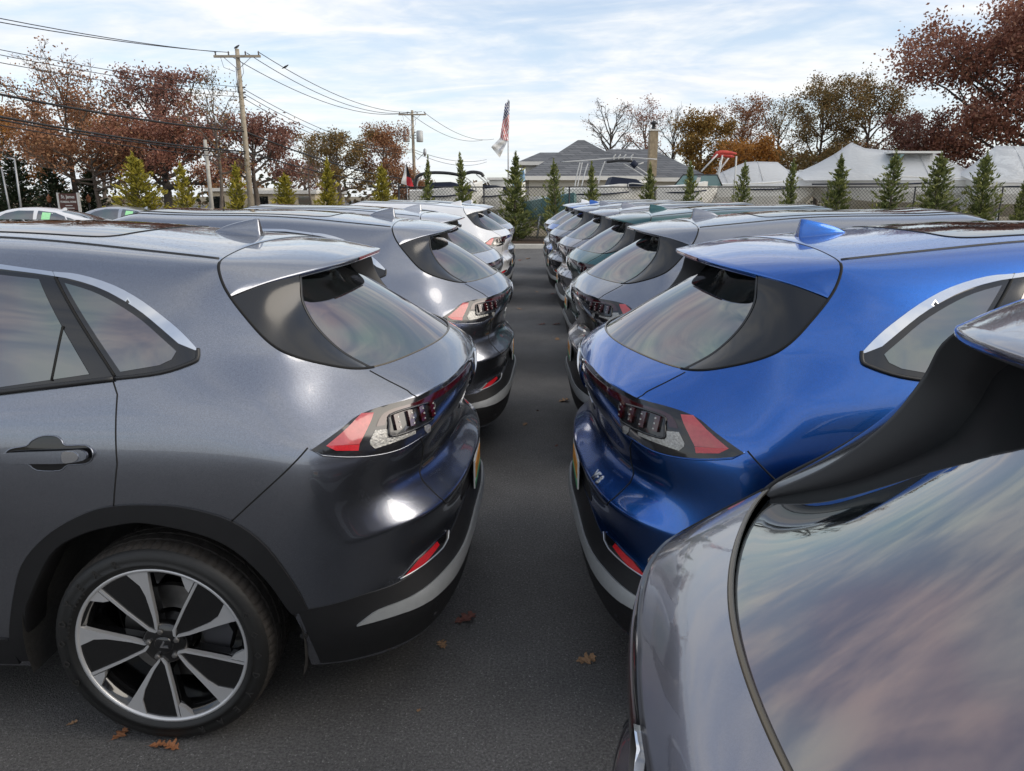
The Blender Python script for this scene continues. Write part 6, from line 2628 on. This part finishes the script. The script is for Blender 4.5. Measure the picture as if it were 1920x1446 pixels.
tubes(r5, xa5, 32, [(-.5, (1052, 305), (1110, 301), (1168, 297), (1228, 300)), (-.5, (1086, 306), (1081, 325), (1076, 352)), (-.5, (1090, 306), (1086, 325), (1081, 352)), (.5, (1104, 306), (1098, 325), (1092, 350)),
                    (-.5, (1132, 304), (1124, 325), (1120, 345)), (-.5, (1166, 308), (1190, 322), (1212, 336)), (-.5, (1175, 304), (1200, 320), (1225, 338)), (-.5, (1185, 312), (1203, 306))], M_TUBE)
for px in (1149, 1158, 1168, 1181):
    tubes(r5, xa5, 32, [(-.5, (px, 303), (px - 1, 296), (px + 3, 291))], M_TUBE, 'rod_holder', .03)
tubes(r5, xa5, 32, [(-.5, (1135, 305), (1160, 302), (1182, 303))], M_DTUBE, 'rod_rack', .06)
tubes(r5, xa5, 32, [(-.45, (1182, 305), (1190, 313))], M_NAVY, 'cushion', .14)
m = MB()
c0, c1 = atY(1135, 345, 32), atY(1210, 345, 32)
m.prism([(c0.x - xa5, zg5), (c0.x - xa5 + .2, zg5 + .42), (c1.x - xa5 - .5, zg5 + .32), (c1.x - xa5, zg5)], 'y', -.9, .9)
m.build('canvas_cover', M_NAVY, r5)
tubes(r5, xa5, 32, [(-1.0, (1174, 355), (1174, 345), (1205, 348), (1205, 357))], M_TUBE, 'hand_rail', .025)
# boats with dark covers and curved towers at left
r6, xa6, zg6 = boat(775, 905, 31.5, .7, 356, 'boat with a navy canvas cover and a curved wakeboard tower', M_GEL, 2.2)
tubes(r6, xa6, 31.5, [(-.7, (783, 358), (784, 340), (790, 330), (812, 325), (845, 326), (872, 331))], M_DTUBE, 'tower_tube', .07)
tubes(r6, xa6, 31.5, [(-.7, (872, 331), (890, 345), (896, 360)), (-.7, (858, 329), (884, 346), (890, 360)), (-.6, (785, 358), (787, 342), (795, 333))], M_TUBE)
m = MB()
c0, c1 = atY(790, 350, 31.5).x - xa6, atY(895, 350, 31.5).x - xa6
m.prism([(c0, zg6 - .05), (c0 + .5, zg6 + .28), (c1 - 1.0, zg6 + .30), (c1, zg6 - .05)], 'y', -.95, .95)
m.build('canvas_cover', M_NAVY, r6)
r7, xa7, zg7 = boat(860, 985, 33.5, .7, 357, 'farther boat with a dark cover and a second curved tower', M_GEL, 2.2)
tubes(r7, xa7, 33.5, [(-.7, (862, 331), (885, 324), (903, 326), (908, 332))], M_DTUBE, 'tower_tube', .08)
tubes(r7, xa7, 33.5, [(-.7, (908, 332), (920, 346), (924, 362)), (-.7, (895, 328), (915, 346), (918, 362))], M_TUBE)
m = MB()
c0, c1 = atY(865, 350, 33.5).x - xa7, atY(975, 350, 33.5).x - xa7
m.prism([(c0, zg7 - .05), (c0 + .6, zg7 + .22), (c1 - 1.0, zg7 + .2), (c1, zg7 - .05)], 'y', -.95, .95)
m.build('canvas_cover', M_NAVY, r7)
# teal hull, bow towards the lot
q = atY(1005, 350, 31)
r8 = empty('boat', (q.x, 34.5, 0), -pi / 2 + .35)
tag(r8, 'teal-bottomed white boat with its bow towards the aisle end', 'boat', 'boats laid up behind the fence')
link_mesh('hull', hull_mesh(4.4, 1.7, .35, 1.55), M_TEAL, r8)
m = MB()
m.box((.1, -.75, 1.52), (2.4, .75, 1.75))
m.build('deck', M_GEL, r8)
for t in (.2, .6):
    for s in (-1, 1):
        MB().tube([(4.4 * t, s * .9, 0), (4.4 * t, s * .75, .95)], .05, 6).build('jack_stand', M_GALV, r8, True)
# red bundle on its stand
rb_ = empty('stand', (atY(1355, 372, 33).x, 33, 0))
tag(rb_, 'white tube stand behind the fence with a red bundle lashed on top', 'stand')
x0_ = rb_.location.x
for dy, ln in ((-.4, ((1350, 292), (1336, 372))), (-.4, ((1376, 294), (1370, 378))), (.4, ((1360, 292), (1342, 350))), (-.3, ((1342, 290), (1312, 322))), (.4, ((1372, 294), (1345, 330)))):
    tubes(rb_, x0_, 33, [(dy, *ln)], M_TUBE, 'leg', .035)
M_REDC = mat('red_canvas', (.50, .055, .04), .7, noise=.25, nscale=5)
m = MB()
pts = [atY(px, py, 33) for px, py in ((1336, 293), (1342, 289), (1350, 286), (1360, 287), (1370, 288), (1379, 289))]
m.tube([Vector((p.x - x0_, -.2, p.z)) for p in pts], [.04, .11, .08, .09, .07, .03], 8)
m.tube([Vector((p.x - x0_, .15, p.z - .1)) for p in pts], [.03, .07, .09, .06, .08, .03], 8)
o = m.build('red_bundle', M_REDC, rb_, True)

# ------------------------------------------------------------------ two saloons beyond the left row
def make_saloon():
    xs_ = [0, .12, .45, .9, 1.35, 1.9, 2.45, 2.9, 3.3, 3.65, 4.1, 4.5, 4.72, 4.8]
    zr = [.70, .98, 1.06, 1.22, 1.345, 1.43, 1.445, 1.40, 1.24, 1.03, .95, .86, .74, .58]
    rows = []
    for x, z in zip(xs_, zr):
        e = min(1, .62 + .38 * min(1, x / .35)) * min(1, .62 + .38 * min(1, (4.8 - x) / .45))
        cab = max(0, min(1, (z - 1.0) / .35))
        zb = min(.93, z - .02)
        zt2 = z - .045 * cab
        wr = .86 - .27 * cab
        rows.append([(x, .78 * e, .24), (x, .88 * e, .42), (x, .915 * e, min(.64, zb - .1)), (x, .905 * e, min(.82, zb - .04)), (x, .87 * e, zb), (x, (.87 * .5 + wr * .5) * e, zb + (zt2 - zb) * .52), (x, wr * e, zt2), (x, wr * .55 * e, z - .01 * cab + .0), (x, 0, z + .012 * cab)])
    half_ = rows
    full_ = [r + [(p[0], -p[1], p[2]) for p in r[::-1][1:]] for r in half_]
    me = grid_mesh('saloon_cage', [[Vector(p) for p in r] for r in full_])
    bm = bmesh.new(); bm.from_mesh(me)
    bm.verts.ensure_lookup_table()
    k = 17
    bm.faces.new([bm.verts[i] for i in range(k)])
    bm.faces.new([bm.verts[(len(full_) - 1) * k + i] for i in range(k)][::-1])
    bmesh.ops.recalc_face_normals(bm, faces=bm.faces)
    bm.to_mesh(me); bm.free()
    o = bpy.data.objects.new('tmp', me)
    col.objects.link(o)
    md = o.modifiers.new('s', 'SUBSURF')
    md.levels = 2
    dg = bpy.context.evaluated_depsgraph_get(); dg.update()
    out = bpy.data.meshes.new_from_object(o.evaluated_get(dg))
    bpy.data.objects.remove(o)
    smooth(out)
    return out


SAL = make_saloon()
_sb = bmesh.new(); _sb.from_mesh(SAL)
SBVH = BVHTree.FromBMesh(_sb)


def q_side(u, v):
    p, n, i, d = SBVH.ray_cast(Vector((u, 2.5, v)), Vector((0, -1, 0)))
    return p, n


def q_top(u, v):
    p, n, i, d = SBVH.ray_cast(Vector((u, v, 3)), Vector((0, 0, -1)))
    return p, n


G_CLEARDARK = glass_dark('saloon_glass', (.03, .04, .04))
M_STICK = mat('green_sticker', (.35, .75, .38), .6, noise=.12, nscale=30)
sp = []
sp.append(('side_window', patch_mesh('w1', [(2.02, .95), (2.05, 1.34), (2.5, 1.345), (2.85, 1.27), (3.28, 1.00), (3.3, .95)], q_side, .004, .06, .004), G_CLEARDARK))
sp.append(('side_window', patch_mesh('w2', [(1.02, .96), (1.15, 1.17), (1.45, 1.28), (1.93, 1.34), (1.93, .95)], q_side, .004, .06, .004), G_CLEARDARK))
sp.append(('side_window', patch_mesh('w3', [(.62, 1.0), (.98, 1.12), (1.10, 1.15), (.97, .97)], q_side, .004, .05, .004), G_CLEARDARK))
sp.append(('sticker', patch_mesh('st', [(1.56, 1.02), (1.56, 1.27), (1.80, 1.29), (1.80, 1.02)], q_side, .007, .08, .002), M_STICK))
tops = [('rear_window', patch_mesh('rw', [(.42, -.5), (.35, 0), (.42, .5), (1.0, .5), (1.32, .47), (1.36, 0), (1.32, -.47), (1.0, -.5)], q_top, .004, .08, .004), G_CLEARDARK),
        ('windscreen', patch_mesh('ws', [(2.92, -.5), (2.86, 0), (2.92, .5), (3.5, .62), (3.62, 0), (3.5, -.62)], q_top, .004, .08, .004), G_CLEARDARK)]


def saloon(pxr, Y, pm, label, rz, sc=1.0, dx=0.0):
    q = atY(pxr, 385, Y)
    o = empty('saloon', (q.x + dx, Y, 0), rz)
    o.scale = (sc, sc, sc)
    tag(o, label, 'car', 'saloons beyond the left row')
    b = bpy.data.objects.new('body', SAL)
    col.objects.link(b)
    if not SAL.materials:
        SAL.materials.append(pm)
    b.material_slots[0].link = 'OBJECT'
    b.material_slots[0].material = pm
    b.parent = o
    for nm, me_, m_ in sp:
        for mm_ in (me_, mirror_mesh(me_)):
            link_mesh(nm, mm_, m_, o)
    for nm, me_, m_ in tops:
        link_mesh(nm, me_, m_, o)
    z = q_top(1.42, 0)[0].z
    MB().add([(1.55, 0, z), (1.38, .03, z - .005), (1.38, -.03, z - .005), (1.39, 0, z + .075), (1.45, 0, z + .07)], [(0, 1, 3, 4), (0, 4, 3, 2), (1, 2, 3), (0, 2, 1)]).build('roof_aerial', pm, o)
    for x in (.95, 3.75):
        for s in (-1, 1):
            w_ = MB().lathe([(.20, 0), (.225, .012), (.31, .008), (.33, -.03), (.33, -.19), (.30, -.21)], 28, 'y', (x, s * .86 if s > 0 else -.86 + .2, .33)).build('wheel', M_RUBBER, o, True)
            MB().lathe([(.0, .0), (.21, .004), (.215, -.01)], 20, 'y', (x, .862 if s > 0 else -.865, .33)).build('rim', M_ALLOY, w_, True)


saloon(300, 25.5, P_SILVER, 'silver saloon with a green sticker on its window, beyond the nearest SUV', pi, 1.0, .95)
saloon(158, 23.4, P_WHITE, 'white saloon with a sloping rear window at the left edge', pi + .12, 1.0, .9)

# ------------------------------------------------------------------ fallen oak leaves
LM = {}


def leaf_poly(seed):
    r = random.Random(seed)
    pts = []
    L = 1.0
    side_pts = [(0.0, .03), (.10, .08), (.16, .22), (.27, .27), (.33, .14), (.40, .16), (.46, .36), (.60, .40), (.64, .19), (.70, .17), (.74, .29), (.87, .25), (.88, .12), (1.0, .0)]
    a = [(x + r.uniform(-.02, .02), y * r.uniform(.8, 1.2)) for x, y in side_pts]
    b = [(x + r.uniform(-.02, .02), -y * r.uniform(.8, 1.2)) for x, y in side_pts[:-1]]
    return a, b


def leaf_mesh(seed):
    if seed in LM:
        return LM[seed]
    a, b = leaf_poly(seed)
    r = random.Random(seed + 50)
    bend, twist = r.uniform(.10, .35), r.uniform(-.5, .5)
    V, F = [], []

    def Z(x, y):
        return .02 + bend * (abs(y) * 1.4) ** 1.2 + .12 * x * x + twist * y * x * .6 + .03 * sin(x * 14 + y * 9)
    mid = [(x, 0) for x, _ in a]
    for i, (x, y) in enumerate(a):
        V.append((x, y, Z(x, y)))
    for i, (x, y) in enumerate(mid):
        V.append((x, 0, Z(x, 0)))
    for (x, y) in b:
        V.append((x, y, Z(x, y)))
    n = len(a)
    for i in range(n - 1):
        F.append((i, n + i, n + i + 1, i + 1) if i < n - 1 else ())
    for i in range(len(b) - 1):
        F.append((n + i, 2 * n + i, 2 * n + i + 1, n + i + 1))
    # stalk
    V += [(0, .008, .03), (0, -.008, .03), (-.32, 0, .06)]
    F.append((len(V) - 3, len(V) - 2, len(V) - 1))
    me = bpy.data.meshes.new('fallen_leaf')
    me.from_pydata(V, [], F)
    zmin = min(v[2] for v in V)
    me.transform(Matrix.Translation((-.5, 0, -zmin)))
    LM[seed] = me
    return me


LEAFM = [mat('leaf_russet', (.16, .06, .045), .75, noise=.3, nscale=9), mat('leaf_tan', (.27, .16, .085), .8, noise=.3, nscale=9), mat('leaf_orange', (.27, .11, .045), .75, noise=.3, nscale=9)]
leaves = [
    (873, 1163, .105, 0, 0, .5, 'large russet oak leaf beside the near grey bumper'),
    (829, 1211, .055, 1, 1, 2.1, 'small curled tan leaf just below the russet one'),
    (1100, 1239, .085, 2, 1, .2, 'tan leaf lying in the aisle left of the black bumper'),
    (226, 1379, .060, 1, 2, 1.0, 'orange leaf touching the near tyre, left one'),
    (296, 1399, .055, 2, 2, .1, 'orange leaf under the near tyre, middle one'),
    (322, 1402, .060, 0, 2, 2.8, 'orange leaf by the near tyre, right one'),
    (1058, 753, .11, 1, 1, .4, 'tan leaf beside the blue bumper in the aisle'),
    (1045, 637, .10, 2, 1, 1.2, 'tan leaf near the second right bumper'),
    (1043, 609, .12, 0, 0, .1, 'brown leaf a little beyond, right of the aisle'),
    (1016, 609, .11, 1, 0, .3, 'brown leaf in the middle of the aisle'),
    (974, 580, .11, 2, 1, 2.2, 'brown leaf by the left row, middle distance'),
    (1036, 552, .11, 0, 0, .7, 'brown leaf farther off beside the right row'),
    (990, 486, .16, 1, 1, .4, 'tiny pale leaf near the kerb'),
    (975, 489, .16, 2, 0, 1.4, 'tiny brown leaf near the kerb, left one'),
    (1007, 548, .09, 2, 1, 1.9, 'small pale leaf in the far aisle'),
    (985, 797, .06, 1, 1, 1.1, 'small tan scrap of leaf in mid aisle'),
]
for px, py, s, seed, mi, rz, lab in leaves:
    q = atZ(px, py, 0)
    me_ = leaf_mesh(seed + 3 * mi)
    o = link_mesh('fallen_leaf', me_, LEAFM[mi])
    o.location = (q.x, q.y, .002)
    o.rotation_euler = (0, 0, rz)
    o.scale = (s, s, s)
    tag(o, lab, 'leaf', 'fallen leaves on the asphalt')

rl = random.Random(5)
for k in range(20):
    if k < 16:
        Y = 2.6 + 18 * rl.random() ** 1.4
        X = rl.uniform(-.16, .36) + (rl.choice((-.5, .6)) if rl.random() < .35 else 0)
    else:
        Y, X = rl.uniform(1.98, 2.35), rl.uniform(-1.9, -.15)
    mi = rl.choice((0, 1, 1))
    s = rl.uniform(.022, .040)
    lm_ = leaf_mesh(rl.randrange(3) + 3 * mi)
    if not lm_.materials:
        lm_.materials.append(LEAFM[mi])
    o = bpy.data.objects.new('leaf_scrap', lm_)
    col.objects.link(o)
    o.location = (X, Y, lot_z(X, Y) + .002)
    o.rotation_euler = (0, 0, rl.uniform(0, 6))
    o.scale = (s, s * rl.uniform(.5, .9), s)
    tag(o, 'tiny dry scrap of leaf on the asphalt', 'leaf', 'tiny leaf scraps on the asphalt')
